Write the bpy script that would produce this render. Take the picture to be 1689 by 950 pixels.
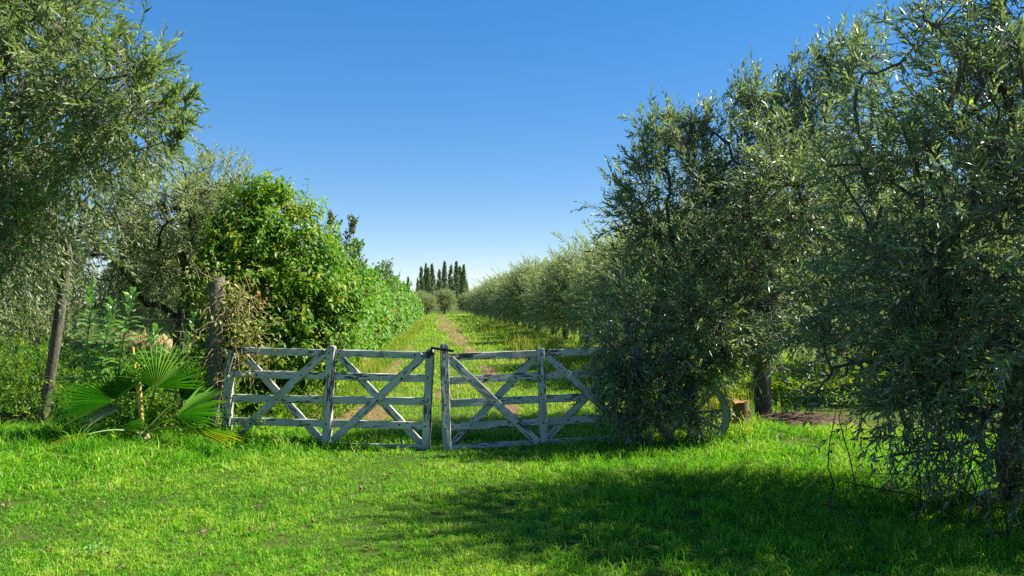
import bpy, bmesh, math, random
import numpy as np
from mathutils import Vector, Matrix

for o in list(bpy.data.objects):
    bpy.data.objects.remove(o)
SC = bpy.context.scene
COL = SC.collection
rad = math.radians

# ------------------------------------------------------------------ camera
EYE = 1.68
FPX = 1325.0                       # focal length in photo pixels (1689 wide)
PITCH = math.atan(28 / FPX)
cam_data = bpy.data.cameras.new('camera')
cam_data.sensor_width = 36.0
cam_data.lens = 36.0 * FPX / 1689.0
cam_data.clip_start = 0.05
cam_data.clip_end = 3000
cam = bpy.data.objects.new('camera', cam_data)
cam.location = (0, 0, EYE)
cam.rotation_euler = (rad(90) + PITCH, 0, 0)
COL.objects.link(cam)
SC.camera = cam

# ------------------------------------------------------------------ sky, sun, exposure
SUN_AZ = rad(9)                   # measured from +X (the photo's right) towards +Y (away from the camera)
SUN_EL = rad(45)
world = bpy.data.worlds.new('World')
SC.world = world
world.use_nodes = True
wn, wl = world.node_tree.nodes, world.node_tree.links
wn.clear()
sky = wn.new('ShaderNodeTexSky')
sky.sky_type = 'NISHITA'
sky.sun_disc = False
sky.sun_elevation = SUN_EL
sky.sun_rotation = math.pi / 2 - SUN_AZ
sky.altitude = 1500
sky.air_density = 1.0
sky.dust_density = 0.0
sky.ozone_density = 3.2
hs = wn.new('ShaderNodeHueSaturation')
hs.inputs['Saturation'].default_value = 1.80
hs.inputs['Hue'].default_value = 0.509
gm = wn.new('ShaderNodeGamma')
gm.inputs['Gamma'].default_value = 0.58
wl.new(sky.outputs[0], gm.inputs['Color'])
wl.new(gm.outputs[0], hs.inputs['Color'])
# thin white clouds low over the horizon
tc = wn.new('ShaderNodeTexCoord')
mp = wn.new('ShaderNodeMapping')
mp.inputs['Scale'].default_value = (7, 7, 46)
nz = wn.new('ShaderNodeTexNoise')
nz.inputs['Scale'].default_value = 1.0
nz.inputs['Detail'].default_value = 6
nz.inputs['Roughness'].default_value = 0.6
cr = wn.new('ShaderNodeValToRGB')
cr.color_ramp.elements[0].position = 0.50
cr.color_ramp.elements[1].position = 0.72
sx = wn.new('ShaderNodeSeparateXYZ')
mr = wn.new('ShaderNodeMapRange')
mr.interpolation_type = 'SMOOTHSTEP'
mr.inputs['From Min'].default_value = 0.085
mr.inputs['From Max'].default_value = 0.015
mul = wn.new('ShaderNodeMath'); mul.operation = 'MULTIPLY'
mixc = wn.new('ShaderNodeMixRGB')
mixc.inputs['Color2'].default_value = (2.75, 2.85, 3.05, 1)
wl.new(tc.outputs['Generated'], mp.inputs['Vector'])
wl.new(mp.outputs[0], nz.inputs['Vector'])
wl.new(nz.outputs['Fac'], cr.inputs['Fac'])
wl.new(tc.outputs['Generated'], sx.inputs[0])
wl.new(sx.outputs['Z'], mr.inputs['Value'])
wl.new(cr.outputs[0], mul.inputs[0])
wl.new(mr.outputs[0], mul.inputs[1])
wl.new(mul.outputs[0], mixc.inputs['Fac'])
wl.new(hs.outputs[0], mixc.inputs['Color1'])
bg = wn.new('ShaderNodeBackground')
bg.inputs['Strength'].default_value = 0.120
wo = wn.new('ShaderNodeOutputWorld')
wl.new(mixc.outputs[0], bg.inputs['Color'])
wl.new(bg.outputs[0], wo.inputs['Surface'])

sun_data = bpy.data.lights.new('sun', 'SUN')
sun_data.energy = 5.0
sun_data.angle = rad(0.53)
sun_data.color = (1.0, 0.95, 0.86)
sun = bpy.data.objects.new('sun', sun_data)
TO_SUN = Vector((math.cos(SUN_AZ) * math.cos(SUN_EL), math.sin(SUN_AZ) * math.cos(SUN_EL), math.sin(SUN_EL)))
sun.rotation_euler = TO_SUN.to_track_quat('Z', 'Y').to_euler()
sun.location = (20, 10, 30)
COL.objects.link(sun)

SC.view_settings.view_transform = 'Standard'
SC.view_settings.look = 'None'
SC.view_settings.gamma = 1.0
SC.view_settings.exposure = 1.46
SC.render.engine = 'CYCLES'
SC.cycles.use_denoising = False
SC.cycles.max_bounces = 9
SC.cycles.diffuse_bounces = 4
SC.cycles.transmission_bounces = 6
SC.cycles.glossy_bounces = 2
SC.cycles.caustics_reflective = False
SC.cycles.caustics_refractive = False


# ------------------------------------------------------------------ placing helpers
def ray(x, y):
    """direction of the photo pixel (x, y), scaled so that its Y is 1"""
    u, v = (x - 844.5) / FPX, (475 - y) / FPX
    d = Vector((u, math.cos(PITCH) - v * math.sin(PITCH), math.sin(PITCH) + v * math.cos(PITCH)))
    return d / d.y


def at(x, y, Y):
    return Vector((0, 0, EYE)) + ray(x, y) * Y


def xat(x, Y):
    return (x - 844.5) / FPX * Y


def path_x(Y):
    return -0.9 - 0.088 * (Y - 9.5)


# ------------------------------------------------------------------ mesh helpers
def nrm(a):
    return a / np.maximum(np.linalg.norm(a, axis=-1, keepdims=True), 1e-9)


class MB:
    """collects triangles / quads with a tint per vertex and a material slot per face"""

    def __init__(s):
        s.v, s.t, s.f3, s.m3, s.f4, s.m4, s.n = [], [], [], [], [], [], 0

    def add(s, v, f, tint=0.5, mat=0):
        v = np.asarray(v, float).reshape(-1, 3)
        f = np.asarray(f, int)
        s.v.append(v)
        s.t.append(np.broadcast_to(np.asarray(tint, float), (len(v),)).copy())
        if f.shape[1] == 3:
            s.f3.append(f + s.n); s.m3.append(np.full(len(f), mat, int))
        else:
            s.f4.append(f + s.n); s.m4.append(np.full(len(f), mat, int))
        s.n += len(v)

    def mesh(s, name, mats, smooth=False):
        me = bpy.data.meshes.new(name)
        v = np.concatenate(s.v)
        f3 = np.concatenate(s.f3) if s.f3 else np.zeros((0, 3), int)
        f4 = np.concatenate(s.f4) if s.f4 else np.zeros((0, 4), int)
        m = np.concatenate(s.m3 + s.m4)
        me.vertices.add(len(v)); me.vertices.foreach_set('co', v.astype(np.float32).ravel())
        loops = np.concatenate([f3.ravel(), f4.ravel()])
        me.loops.add(len(loops)); me.loops.foreach_set('vertex_index', loops.astype(np.int32))
        n3, n4 = len(f3), len(f4)
        st = np.concatenate([np.arange(n3) * 3, n3 * 3 + np.arange(n4) * 4])
        me.polygons.add(n3 + n4)
        me.polygons.foreach_set('loop_start', st.astype(np.int32))
        me.polygons.foreach_set('material_index', m.astype(np.int32))
        if smooth:
            me.polygons.foreach_set('use_smooth', np.ones(n3 + n4, bool))
        else:
            me.polygons.foreach_set('use_smooth', np.zeros(n3 + n4, bool))
        at_ = me.attributes.new('tint', 'FLOAT', 'POINT')
        at_.data.foreach_set('value', np.concatenate(s.t).astype(np.float32))
        for mm in mats:
            me.materials.append(mm)
        me.update(calc_edges=True)
        return me

    def build(s, name, mats, parent=None, loc=(0, 0, 0), smooth=False):
        if not isinstance(mats, (list, tuple)):
            mats = [mats]
        o = bpy.data.objects.new(name, s.mesh(name, mats, smooth))
        o.location = loc
        COL.objects.link(o)
        if parent:
            o.parent = parent
        return o

    def tube(s, pts, r, sides=6, tint=0.5, mat=0, cap=True):
        pts = np.asarray(pts, float)
        k = len(pts)
        r = np.broadcast_to(np.asarray(r, float), (k,))
        T = nrm(np.gradient(pts, axis=0))
        ref = np.array([0, 0, 1.0]) if abs(T[0][2]) < .9 else np.array([1.0, 0, 0])
        U = nrm(np.cross(T, ref)); V = np.cross(T, U)
        a = np.arange(sides) * 2 * math.pi / sides
        ring = pts[:, None] + r[:, None, None] * (np.cos(a)[None, :, None] * U[:, None] + np.sin(a)[None, :, None] * V[:, None])
        i = np.arange(k - 1)[:, None] * sides
        j = np.arange(sides)[None]
        j2 = (j + 1) % sides
        f = np.stack([i + j, i + j2, i + sides + j2, i + sides + j], -1).reshape(-1, 4)
        n0 = s.n
        s.add(ring.reshape(-1, 3), f, tint, mat)
        if cap:
            s.add(np.concatenate([ring[-1], pts[-1:]]), [[q, (q + 1) % sides, sides] for q in range(sides)], tint, mat)
            s.add(np.concatenate([ring[0], pts[:1]]), [[(q + 1) % sides, q, sides] for q in range(sides)], tint, mat)

    def prisms(s, A, B, ra, rb, tint=.5, mat=0, M=None):
        """many thin three-sided twigs from A to B (through M)"""
        n = len(A)
        if n == 0:
            return
        T = nrm(B - A)
        ref = np.where(np.abs(T[:, 2:3]) < .9, np.array([[0, 0, 1.0]]), np.array([[1.0, 0, 0]]))
        U = nrm(np.cross(T, ref)); V = np.cross(T, U)
        if M is None:
            M = (A + B) / 2
        rings = []
        for P, r in ((A, ra), (M, (np.asarray(ra) + np.asarray(rb)) / 2), (B, rb)):
            r = np.broadcast_to(np.asarray(r, float), (n,))[:, None]
            for q in range(3):
                a = q * 2 * math.pi / 3
                rings.append(P + r * (math.cos(a) * U + math.sin(a) * V))
        v = np.stack(rings, 1).reshape(-1, 3)
        b = np.arange(n)[:, None] * 9
        fs = []
        for g in range(2):
            for q in range(3):
                q2 = (q + 1) % 3
                fs.append(np.concatenate([b + g * 3 + q, b + g * 3 + q2, b + g * 3 + 3 + q2, b + g * 3 + 3 + q], 1))
        s.add(v, np.concatenate(fs), tint, mat)

    def kites(s, P, D, N, L, W, tint, mat=0, fold=.18, droop=.0, wide=.45):
        """lance-shaped leaves, folded along the midrib: two triangles each"""
        n = len(P)
        if n == 0:
            return
        D = nrm(D); R = nrm(np.cross(D, N)); N = np.cross(R, D)
        L = np.asarray(L)[:, None]; W = np.asarray(W)[:, None]
        tip = P + D * L - np.array([[0, 0, 1.0]]) * droop * L
        m = P + D * L * wide
        r = m + R * W / 2 + N * fold * W
        l = m - R * W / 2 + N * fold * W
        v = np.stack([P, r, tip, l], 1).reshape(-1, 3)
        b = np.arange(n)[:, None] * 4
        f = np.concatenate([np.concatenate([b, b + 1, b + 2], 1), np.concatenate([b, b + 2, b + 3], 1)])
        s.add(v, f, np.repeat(np.broadcast_to(tint, (n,)), 4), mat)

    def broad(s, P, D, N, L, W, tint, mat=0, fold=.2, droop=.2):
        """broad leaves: eight triangles, round shoulders, bent midrib"""
        n = len(P)
        if n == 0:
            return
        D = nrm(D); R = nrm(np.cross(D, N)); N = np.cross(R, D)
        L = np.asarray(L)[:, None]; W = np.asarray(W)[:, None]
        z = np.array([[0, 0, 1.0]])
        m = P + D * L * .48 + N * L * .03
        tip = P + D * L - z * droop * L
        c1 = P + D * L * .24; c2 = P + D * L * .66 - z * droop * L * .35
        up = N * fold * W
        v = np.stack([P, c1 + R * W * .43 + up, c2 + R * W * .38 + up, tip, c2 - R * W * .38 + up, c1 - R * W * .43 + up, m], 1).reshape(-1, 3)
        b = np.arange(n)[:, None] * 7
        f = np.concatenate([np.concatenate([b + 6, b + q, b + (q + 1) % 6], 1) for q in range(6)])
        s.add(v, f, np.repeat(np.broadcast_to(tint, (n,)), 7), mat)


def tag(o, label=None, cat=None, group=None, kind=None):
    if label: o['label'] = label
    if cat: o['category'] = cat
    if group: o['group'] = group
    if kind: o['kind'] = kind
    return o


def empty(name, loc=(0, 0, 0)):
    o = bpy.data.objects.new(name, None)
    o.empty_display_size = .2
    o.location = loc
    COL.objects.link(o)
    return o


def copy_tree(o, parent=None):
    c = o.copy(); COL.objects.link(c); c.parent = parent
    for ch in list(o.children):
        copy_tree(ch, c)
    return c


def wave_noise(P, rng, scale, n=14):
    """cheap smooth noise in about -1..1 from random plane waves"""
    P = np.asarray(P)
    d = P.shape[1]
    k = nrm(rng.normal(size=(n, d))) * rng.uniform(.5, 1.7, (n, 1)) * 2 * math.pi / scale
    ph = rng.uniform(0, 6.28, n)
    return np.sin(P @ k.T + ph).sum(1) / math.sqrt(n / 2) / 2


# ------------------------------------------------------------------ materials
def new_mat(name):
    m = bpy.data.materials.new(name)
    m.use_nodes = True
    n, l = m.node_tree.nodes, m.node_tree.links
    n.clear()
    out = n.new('ShaderNodeOutputMaterial')
    return m, n, l, out


def ramp(n, stops, interp='LINEAR'):
    r = n.new('ShaderNodeValToRGB')
    e = r.color_ramp.elements
    r.color_ramp.interpolation = interp
    while len(e) < len(stops):
        e.new(.5)
    for q, (p, c) in zip(e, stops):
        q.position = p; q.color = (*c, 1)
    return r


def leaf_mat(name, stops, back=None, back_amt=.7, trans=.32, rough=.45, spec=.4, tcol=(1.5, 1.55, .7)):
    m, n, l, out = new_mat(name)
    a = n.new('ShaderNodeAttribute'); a.attribute_name = 'tint'
    r = ramp(n, stops)
    l.new(a.outputs['Fac'], r.inputs['Fac'])
    col = r.outputs[0]
    if back:
        g = n.new('ShaderNodeNewGeometry')
        mm = n.new('ShaderNodeMath'); mm.operation = 'MULTIPLY'; mm.inputs[1].default_value = back_amt
        l.new(g.outputs['Backfacing'], mm.inputs[0])
        mx = n.new('ShaderNodeMixRGB'); mx.inputs['Color2'].default_value = (*back, 1)
        l.new(mm.outputs[0], mx.inputs['Fac']); l.new(col, mx.inputs['Color1'])
        col = mx.outputs[0]
    p = n.new('ShaderNodeBsdfPrincipled')
    p.inputs['Roughness'].default_value = rough
    p.inputs['Specular IOR Level'].default_value = spec
    l.new(col, p.inputs['Base Color'])
    t = n.new('ShaderNodeBsdfTranslucent')
    tm = n.new('ShaderNodeMixRGB'); tm.blend_type = 'MULTIPLY'; tm.inputs['Fac'].default_value = 1
    tm.inputs['Color2'].default_value = (*tcol, 1)
    l.new(r.outputs[0], tm.inputs['Color1']); l.new(tm.outputs[0], t.inputs['Color'])
    ms = n.new('ShaderNodeMixShader'); ms.inputs['Fac'].default_value = trans
    l.new(p.outputs[0], ms.inputs[1]); l.new(t.outputs[0], ms.inputs[2]); l.new(ms.outputs[0], out.inputs['Surface'])
    return m


def bark_mat(name, c1, c2, scale=14, bump=.6):
    m, n, l, out = new_mat(name)
    t = n.new('ShaderNodeTexCoord')
    mp = n.new('ShaderNodeMapping'); mp.inputs['Scale'].default_value = (scale, scale, scale * .28)
    nz = n.new('ShaderNodeTexNoise'); nz.inputs['Scale'].default_value = 1.6; nz.inputs['Detail'].default_value = 8; nz.inputs['Roughness'].default_value = .7
    l.new(t.outputs['Object'], mp.inputs['Vector']); l.new(mp.outputs[0], nz.inputs['Vector'])
    r = ramp(n, [(.3, c1), (.7, c2)])
    l.new(nz.outputs['Fac'], r.inputs['Fac'])
    b = n.new('ShaderNodeBump'); b.inputs['Strength'].default_value = bump; b.inputs['Distance'].default_value = .02
    l.new(nz.outputs['Fac'], b.inputs['Height'])
    p = n.new('ShaderNodeBsdfPrincipled'); p.inputs['Roughness'].default_value = .9; p.inputs['Specular IOR Level'].default_value = .15
    l.new(r.outputs[0], p.inputs['Base Color']); l.new(b.outputs[0], p.inputs['Normal']); l.new(p.outputs[0], out.inputs['Surface'])
    return m


def plain_mat(name, col, rough=.6, metal=0., var=.25, scale=30):
    m, n, l, out = new_mat(name)
    t = n.new('ShaderNodeTexCoord')
    nz = n.new('ShaderNodeTexNoise'); nz.inputs['Scale'].default_value = scale; nz.inputs['Detail'].default_value = 5
    l.new(t.outputs['Object'], nz.inputs['Vector'])
    r = ramp(n, [(.3, tuple(c * (1 - var) for c in col)), (.7, tuple(min(1, c * (1 + var)) for c in col))])
    l.new(nz.outputs['Fac'], r.inputs['Fac'])
    p = n.new('ShaderNodeBsdfPrincipled'); p.inputs['Roughness'].default_value = rough; p.inputs['Metallic'].default_value = metal
    l.new(r.outputs[0], p.inputs['Base Color']); l.new(p.outputs[0], out.inputs['Surface'])
    return m


M = {}
M['olive'] = leaf_mat('olive_leaf', [(0, (.078, .110, .048)), (.45, (.158, .208, .086)), (.8, (.225, .290, .105)), (1, (.32, .39, .11))],
                      back=(.35, .375, .29), back_amt=.65, trans=.42, rough=.38, spec=.5, tcol=(1.2, 1.32, .75))
M['olive_grey'] = leaf_mat('grey_olive_leaf', [(0, (.085, .120, .042)), (.5, (.165, .215, .072)), (1, (.29, .34, .125))],
                           back=(.29, .32, .20), back_amt=.65, trans=.40, rough=.45, spec=.35)
M['olive_left'] = leaf_mat('green_olive_leaf', [(0, (.075, .120, .038)), (.5, (.155, .220, .066)), (1, (.29, .355, .11))],
                           back=(.27, .31, .19), back_amt=.6, trans=.40, rough=.42, spec=.4, tcol=(1.25, 1.4, .75))
M['olive_silver'] = leaf_mat('silver_olive_leaf', [(0, (.13, .165, .075)), (.5, (.23, .28, .125)), (1, (.36, .40, .20))],
                             back=(.38, .41, .29), back_amt=.6, trans=.42, rough=.45, spec=.35)
M['broad'] = leaf_mat('broad_leaf', [(0, (.040, .115, .008)), (.5, (.095, .220, .013)), (.78, (.19, .31, .018)), (1, (.36, .36, .02))],
                      back=(.10, .18, .035), back_amt=.4, trans=.42, rough=.42, spec=.3)
M['vine'] = leaf_mat('vine_leaf', [(0, (.045, .140, .010)), (.5, (.100, .250, .016)), (.90, (.17, .32, .02)), (.95, (.30, .31, .025)), (1, (.30, .07, .02))],
                     back=(.12, .22, .05), back_amt=.4, trans=.44, rough=.45, spec=.25)
M['poplar'] = leaf_mat('poplar_leaf', [(0, (.055, .090, .045)), (.6, (.115, .175, .065)), (1, (.22, .30, .08))], trans=.22, rough=.5, spec=.3)  # greens lightened: distance haze is painted into the leaf colour
M['grey_shrub'] = leaf_mat('grey_shrub_leaf', [(0, (.07, .10, .04)), (.6, (.13, .17, .075)), (1, (.21, .23, .13))], back=(.2, .22, .14), trans=.25)
M['grass'] = leaf_mat('grass_blade', [(0, (.036, .140, .008)), (.4, (.115, .330, .014)), (.72, (.225, .440, .022)), (.88, (.34, .42, .05)), (1, (.55, .48, .19))],
                      trans=.42, rough=.5, spec=.25, tcol=(1.35, 1.45, .6))
M['dry_grass'] = leaf_mat('dry_grass_blade', [(0, (.09, .22, .012)), (.5, (.20, .31, .025)), (1, (.42, .37, .08))], trans=.4, rough=.55, spec=.2, tcol=(1.3, 1.3, .8))
M['palm'] = leaf_mat('palm_leaf', [(0, (.045, .15, .014)), (.5, (.105, .29, .030)), (.8, (.21, .39, .05)), (1, (.54, .46, .06))],
                     back=(.07, .20, .03), back_amt=.5, trans=.45, rough=.32, spec=.6, tcol=(1.5, 1.6, .6))
M['palm_pale'] = leaf_mat('pale_palm_leaf', [(0, (.10, .19, .05)), (1, (.42, .46, .35))], trans=.25, rough=.3, spec=.6)
M['weed'] = leaf_mat('weed_leaf', [(0, (.07, .20, .03)), (.6, (.13, .29, .05)), (1, (.24, .38, .12))], back=(.40, .47, .34), back_amt=.8, trans=.28, rough=.35, spec=.5)
M['vine_dry'] = leaf_mat('withered_vine_leaf', [(0, (.12, .17, .02)), (.55, (.25, .26, .04)), (.8, (.34, .22, .09)), (1, (.34, .05, .02))], trans=.3)
M['bark'] = bark_mat('olive_bark', (.05, .042, .032), (.20, .175, .14))
M['bark_dark'] = bark_mat('dark_bark', (.028, .022, .018), (.10, .082, .064))
M['bark_pale'] = bark_mat('pale_bark', (.10, .085, .065), (.34, .29, .23), scale=18)
M['post'] = bark_mat('weathered_post_wood', (.055, .05, .042), (.21, .19, .165), scale=12, bump=.9)
M['stump'] = bark_mat('stump_wood', (.09, .055, .03), (.24, .16, .10), scale=16)
M['cut'] = bark_mat('cut_wood', (.30, .15, .06), (.46, .27, .12), scale=20, bump=.2)
M['straw'] = plain_mat('dry_stem', (.27, .20, .10), .8)
M['iron'] = plain_mat('rusty_dark_iron', (.022, .020, .020), .55, .4, .5)
M['wire'] = plain_mat('galvanised_wire', (.22, .22, .21), .5, .6)
M['petiole'] = plain_mat('palm_stalk_green', (.07, .15, .02), .45)
M['petiole_dry'] = plain_mat('palm_stalk_yellow', (.42, .33, .05), .5)
M['dead'] = leaf_mat('dead_leaf', [(0, (.10, .06, .03)), (1, (.30, .20, .11))], trans=.15, rough=.7, spec=.2)
M['flower'] = plain_mat('yellow_petal', (.75, .60, .02), .5, var=.1)
M['soil'] = bark_mat('dark_soil', (.035, .022, .015), (.13, .085, .055), scale=9)


def paint_mat(name='peeling_white_paint', worn=.5):
    m, n, l, out = new_mat(name)
    t = n.new('ShaderNodeTexCoord')
    oi = n.new('ShaderNodeObjectInfo')
    cb = n.new('ShaderNodeCombineXYZ')
    mu = n.new('ShaderNodeMath'); mu.operation = 'MULTIPLY'; mu.inputs[1].default_value = 37
    l.new(oi.outputs['Random'], mu.inputs[0])
    for q in 'XYZ':
        l.new(mu.outputs[0], cb.inputs[q])
    ad = n.new('ShaderNodeVectorMath'); ad.operation = 'ADD'
    l.new(t.outputs['Object'], ad.inputs[0]); l.new(cb.outputs[0], ad.inputs[1])
    mp = n.new('ShaderNodeMapping'); mp.inputs['Scale'].default_value = (7, 46, 46)
    l.new(ad.outputs[0], mp.inputs['Vector'])
    n1 = n.new('ShaderNodeTexNoise'); n1.inputs['Scale'].default_value = 1; n1.inputs['Detail'].default_value = 7; n1.inputs['Roughness'].default_value = .62
    l.new(mp.outputs[0], n1.inputs['Vector'])
    mp2 = n.new('ShaderNodeMapping'); mp2.inputs['Scale'].default_value = (2.2, 5, 5)
    l.new(ad.outputs[0], mp2.inputs['Vector'])
    n2 = n.new('ShaderNodeTexNoise'); n2.inputs['Scale'].default_value = 1; n2.inputs['Detail'].default_value = 3
    l.new(mp2.outputs[0], n2.inputs['Vector'])
    # wear is heavier near the board's edges (attribute tint: 0 at the middle, 1 on an edge)
    a = n.new('ShaderNodeAttribute'); a.attribute_name = 'tint'
    s1 = n.new('ShaderNodeMath'); s1.operation = 'MULTIPLY_ADD'; s1.inputs[1].default_value = .75
    l.new(n2.outputs['Fac'], s1.inputs[0]); l.new(n1.outputs['Fac'], s1.inputs[2])
    s2 = n.new('ShaderNodeMath'); s2.operation = 'MULTIPLY_ADD'; s2.inputs[1].default_value = .075
    l.new(a.outputs['Fac'], s2.inputs[0]); l.new(s1.outputs[0], s2.inputs[2])
    s3 = n.new('ShaderNodeMath'); s3.operation = 'MULTIPLY'; s3.inputs[1].default_value = .5
    l.new(s2.outputs[0], s3.inputs[0]); s2 = s3
    mask = ramp(n, [(.489, (0, 0, 0)), (.508, (1, 1, 1))])
    l.new(s2.outputs[0], mask.inputs['Fac'])
    grain = n.new('ShaderNodeTexNoise'); grain.inputs['Scale'].default_value = 1; grain.inputs['Detail'].default_value = 5
    mp3 = n.new('ShaderNodeMapping'); mp3.inputs['Scale'].default_value = (6, 160, 160)
    l.new(ad.outputs[0], mp3.inputs['Vector']); l.new(mp3.outputs[0], grain.inputs['Vector'])
    wood = ramp(n, [(.3, (.035, .032, .03)), (.7, (.12, .11, .10))])
    l.new(grain.outputs['Fac'], wood.inputs['Fac'])
    paint = ramp(n, [(.25, (.26, .25, .212)), (.5, (.43, .418, .362)), (.75, (.54, .525, .46))])
    l.new(n2.outputs['Fac'], paint.inputs['Fac'])
    mx = n.new('ShaderNodeMixRGB')
    l.new(mask.outputs[0], mx.inputs['Fac']); l.new(paint.outputs[0], mx.inputs['Color1']); l.new(wood.outputs[0], mx.inputs['Color2'])
    b = n.new('ShaderNodeBump'); b.inputs['Strength'].default_value = .5; b.inputs['Distance'].default_value = .004; b.invert = True
    l.new(mask.outputs[0], b.inputs['Height'])
    p = n.new('ShaderNodeBsdfPrincipled'); p.inputs['Roughness'].default_value = .7; p.inputs['Specular IOR Level'].default_value = .25
    l.new(mx.outputs[0], p.inputs['Base Color']); l.new(b.outputs[0], p.inputs['Normal']); l.new(p.outputs[0], out.inputs['Surface'])
    return m


M['paint'] = paint_mat()


def ground_mat():
    m, n, l, out = new_mat('grassy_ground')
    g = n.new('ShaderNodeNewGeometry')
    n1 = n.new('ShaderNodeTexNoise'); n1.inputs['Scale'].default_value = 1.1; n1.inputs['Detail'].default_value = 8; n1.inputs['Roughness'].default_value = .65
    n2 = n.new('ShaderNodeTexNoise'); n2.inputs['Scale'].default_value = 24; n2.inputs['Detail'].default_value = 6; n2.inputs['Roughness'].default_value = .75
    l.new(g.outputs['Position'], n1.inputs['Vector']); l.new(g.outputs['Position'], n2.inputs['Vector'])
    green = ramp(n, [(.25, (.022, .040, .006)), (.5, (.055, .095, .012)), (.75, (.14, .165, .03))])
    l.new(n2.outputs['Fac'], green.inputs['Fac'])
    soil = ramp(n, [(.3, (.06, .045, .025)), (.7, (.17, .135, .075))])
    l.new(n2.outputs['Fac'], soil.inputs['Fac'])
    mask = ramp(n, [(.56, (0, 0, 0)), (.72, (1, 1, 1))])
    l.new(n1.outputs['Fac'], mask.inputs['Fac'])
    mx = n.new('ShaderNodeMixRGB')
    l.new(mask.outputs[0], mx.inputs['Fac']); l.new(green.outputs[0], mx.inputs['Color1']); l.new(soil.outputs[0], mx.inputs['Color2'])
    b = n.new('ShaderNodeBump'); b.inputs['Strength'].default_value = .8; b.inputs['Distance'].default_value = .03
    l.new(n2.outputs['Fac'], b.inputs['Height'])
    p = n.new('ShaderNodeBsdfPrincipled'); p.inputs['Roughness'].default_value = .95; p.inputs['Specular IOR Level'].default_value = .1
    l.new(mx.outputs[0], p.inputs['Base Color']); l.new(b.outputs[0], p.inputs['Normal']); l.new(p.outputs[0], out.inputs['Surface'])
    return m


def dirt_mat():
    m, n, l, out = new_mat('red_brown_dirt')
    g = n.new('ShaderNodeNewGeometry')
    n1 = n.new('ShaderNodeTexNoise'); n1.inputs['Scale'].default_value = 16; n1.inputs['Detail'].default_value = 9; n1.inputs['Roughness'].default_value = .72
    l.new(g.outputs['Position'], n1.inputs['Vector'])
    r = ramp(n, [(.3, (.085, .046, .028)), (.5, (.18, .10, .062)), (.72, (.28, .18, .12))])
    l.new(n1.outputs['Fac'], r.inputs['Fac'])
    b = n.new('ShaderNodeBump'); b.inputs['Strength'].default_value = .9; b.inputs['Distance'].default_value = .03
    l.new(n1.outputs['Fac'], b.inputs['Height'])
    p = n.new('ShaderNodeBsdfPrincipled'); p.inputs['Roughness'].default_value = .95; p.inputs['Specular IOR Level'].default_value = .1
    l.new(r.outputs[0], p.inputs['Base Color']); l.new(b.outputs[0], p.inputs['Normal']); l.new(p.outputs[0], out.inputs['Surface'])
    return m


M['ground'] = ground_mat()
M['dirt'] = dirt_mat()

# ------------------------------------------------------------------ ground
_g = np.random.default_rng(3)
_gk = nrm(_g.normal(size=(10, 2))) * _g.uniform(.4, 2.6, (10, 1))
_gp = _g.uniform(0, 6.28, 10)


def height(x, y):
    x = np.asarray(x, float); y = np.asarray(y, float)
    s = sum(np.sin(x * k[0] + y * k[1] + p) for k, p in zip(_gk, _gp)) / 10 * .035
    s = s * np.clip(1.4 - np.abs(y) / 60, .2, 1)
    s = s + .17 * np.exp(-((x - 3.0) ** 2 / .7 + (y - 10.0) ** 2 / .55))
    s = s + .10 * np.exp(-((x + 5.2) ** 2 / 3.0 + (y - 9.3) ** 2 / 1.2))
    s = s - .02 * np.exp(-((x + 1.0) ** 2 / 9 + (y - 9.6) ** 2 / .8))
    return s


def ground():
    u = np.linspace(-1, 1, 231)
    xs = np.sinh(u * 6.2) / math.sinh(6.2) * 900
    v = np.linspace(-.62, 1, 231)
    ys = np.sinh(v * 5.6) / math.sinh(5.6) * 1500 + 6
    X, Y = np.meshgrid(xs, ys)
    V = np.stack([X, Y, height(X, Y)], -1).reshape(-1, 3)
    w = len(xs)
    i, j = np.meshgrid(np.arange(len(ys) - 1), np.arange(w - 1), indexing='ij')
    a = (i * w + j).ravel()
    mb = MB(); mb.add(V, np.stack([a, a + 1, a + w + 1, a + w], 1))
    tag(mb.build('ground', M['ground'], smooth=True), kind='structure')


ground()


def rut(mb, yc, half_len, off, w, seed):
    """an irregular bare patch along one wheel track"""
    r = np.random.default_rng(seed)
    k = 26
    t = np.linspace(-1, 1, k)
    Y = yc + t * half_len
    prof = np.clip(1 - np.abs(t) ** 3, 0, 1) ** .6
    j1, j2 = r.uniform(.55, 1.2, k), r.uniform(.55, 1.2, k)
    C = np.array([path_x(q) for q in Y]) + off + r.normal(0, .03, k)
    rows = []
    for s in (-1, -.5, 0, .5, 1):
        X = C + s * w / 2 * prof * (j1 if s < 0 else j2)
        rows.append(np.stack([X, Y, height(X, Y) + .006], 1))
    V = np.stack(rows, 1).reshape(-1, 3)
    f = [[i * 5 + q, i * 5 + q + 1, i * 5 + q + 6, i * 5 + q + 5] for i in range(k - 1) for q in range(4)]
    mb.add(V, f)


RUTS = [(12.1, 1.25, -1.15, 1.0), (21.5, 3.2, -1.25, .5), (30, 4.0, -1.25, .35), (15.0, 1.0, .1, .32), (13.2, 1.1, 1.2, .35),
        (20, 2.6, 1.25, .5), (29, 4, 1.15, .55), (41, 8, .9, 1.1), (60, 12, .6, 1.9), (86, 16, .3, 2.3), (118, 18, .1, 2.0)]
mb = MB()
for q, (yc, hl, off, w) in enumerate(RUTS):
    rut(mb, yc, hl, off, w, 50 + q)
tag(mb.build('path', M['dirt'], smooth=True), kind='structure')


def on_rut(X, Y):
    m = np.zeros(len(X))
    for yc, hl, off, w in RUTS:
        t = np.abs(Y - yc) / hl
        d = np.abs(X - (-0.9 - 0.088 * (Y - 9.5)) - off) / (w / 2)
        m = np.maximum(m, ((t < .93) & (d < .8)) * 1.0)
    return m


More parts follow.
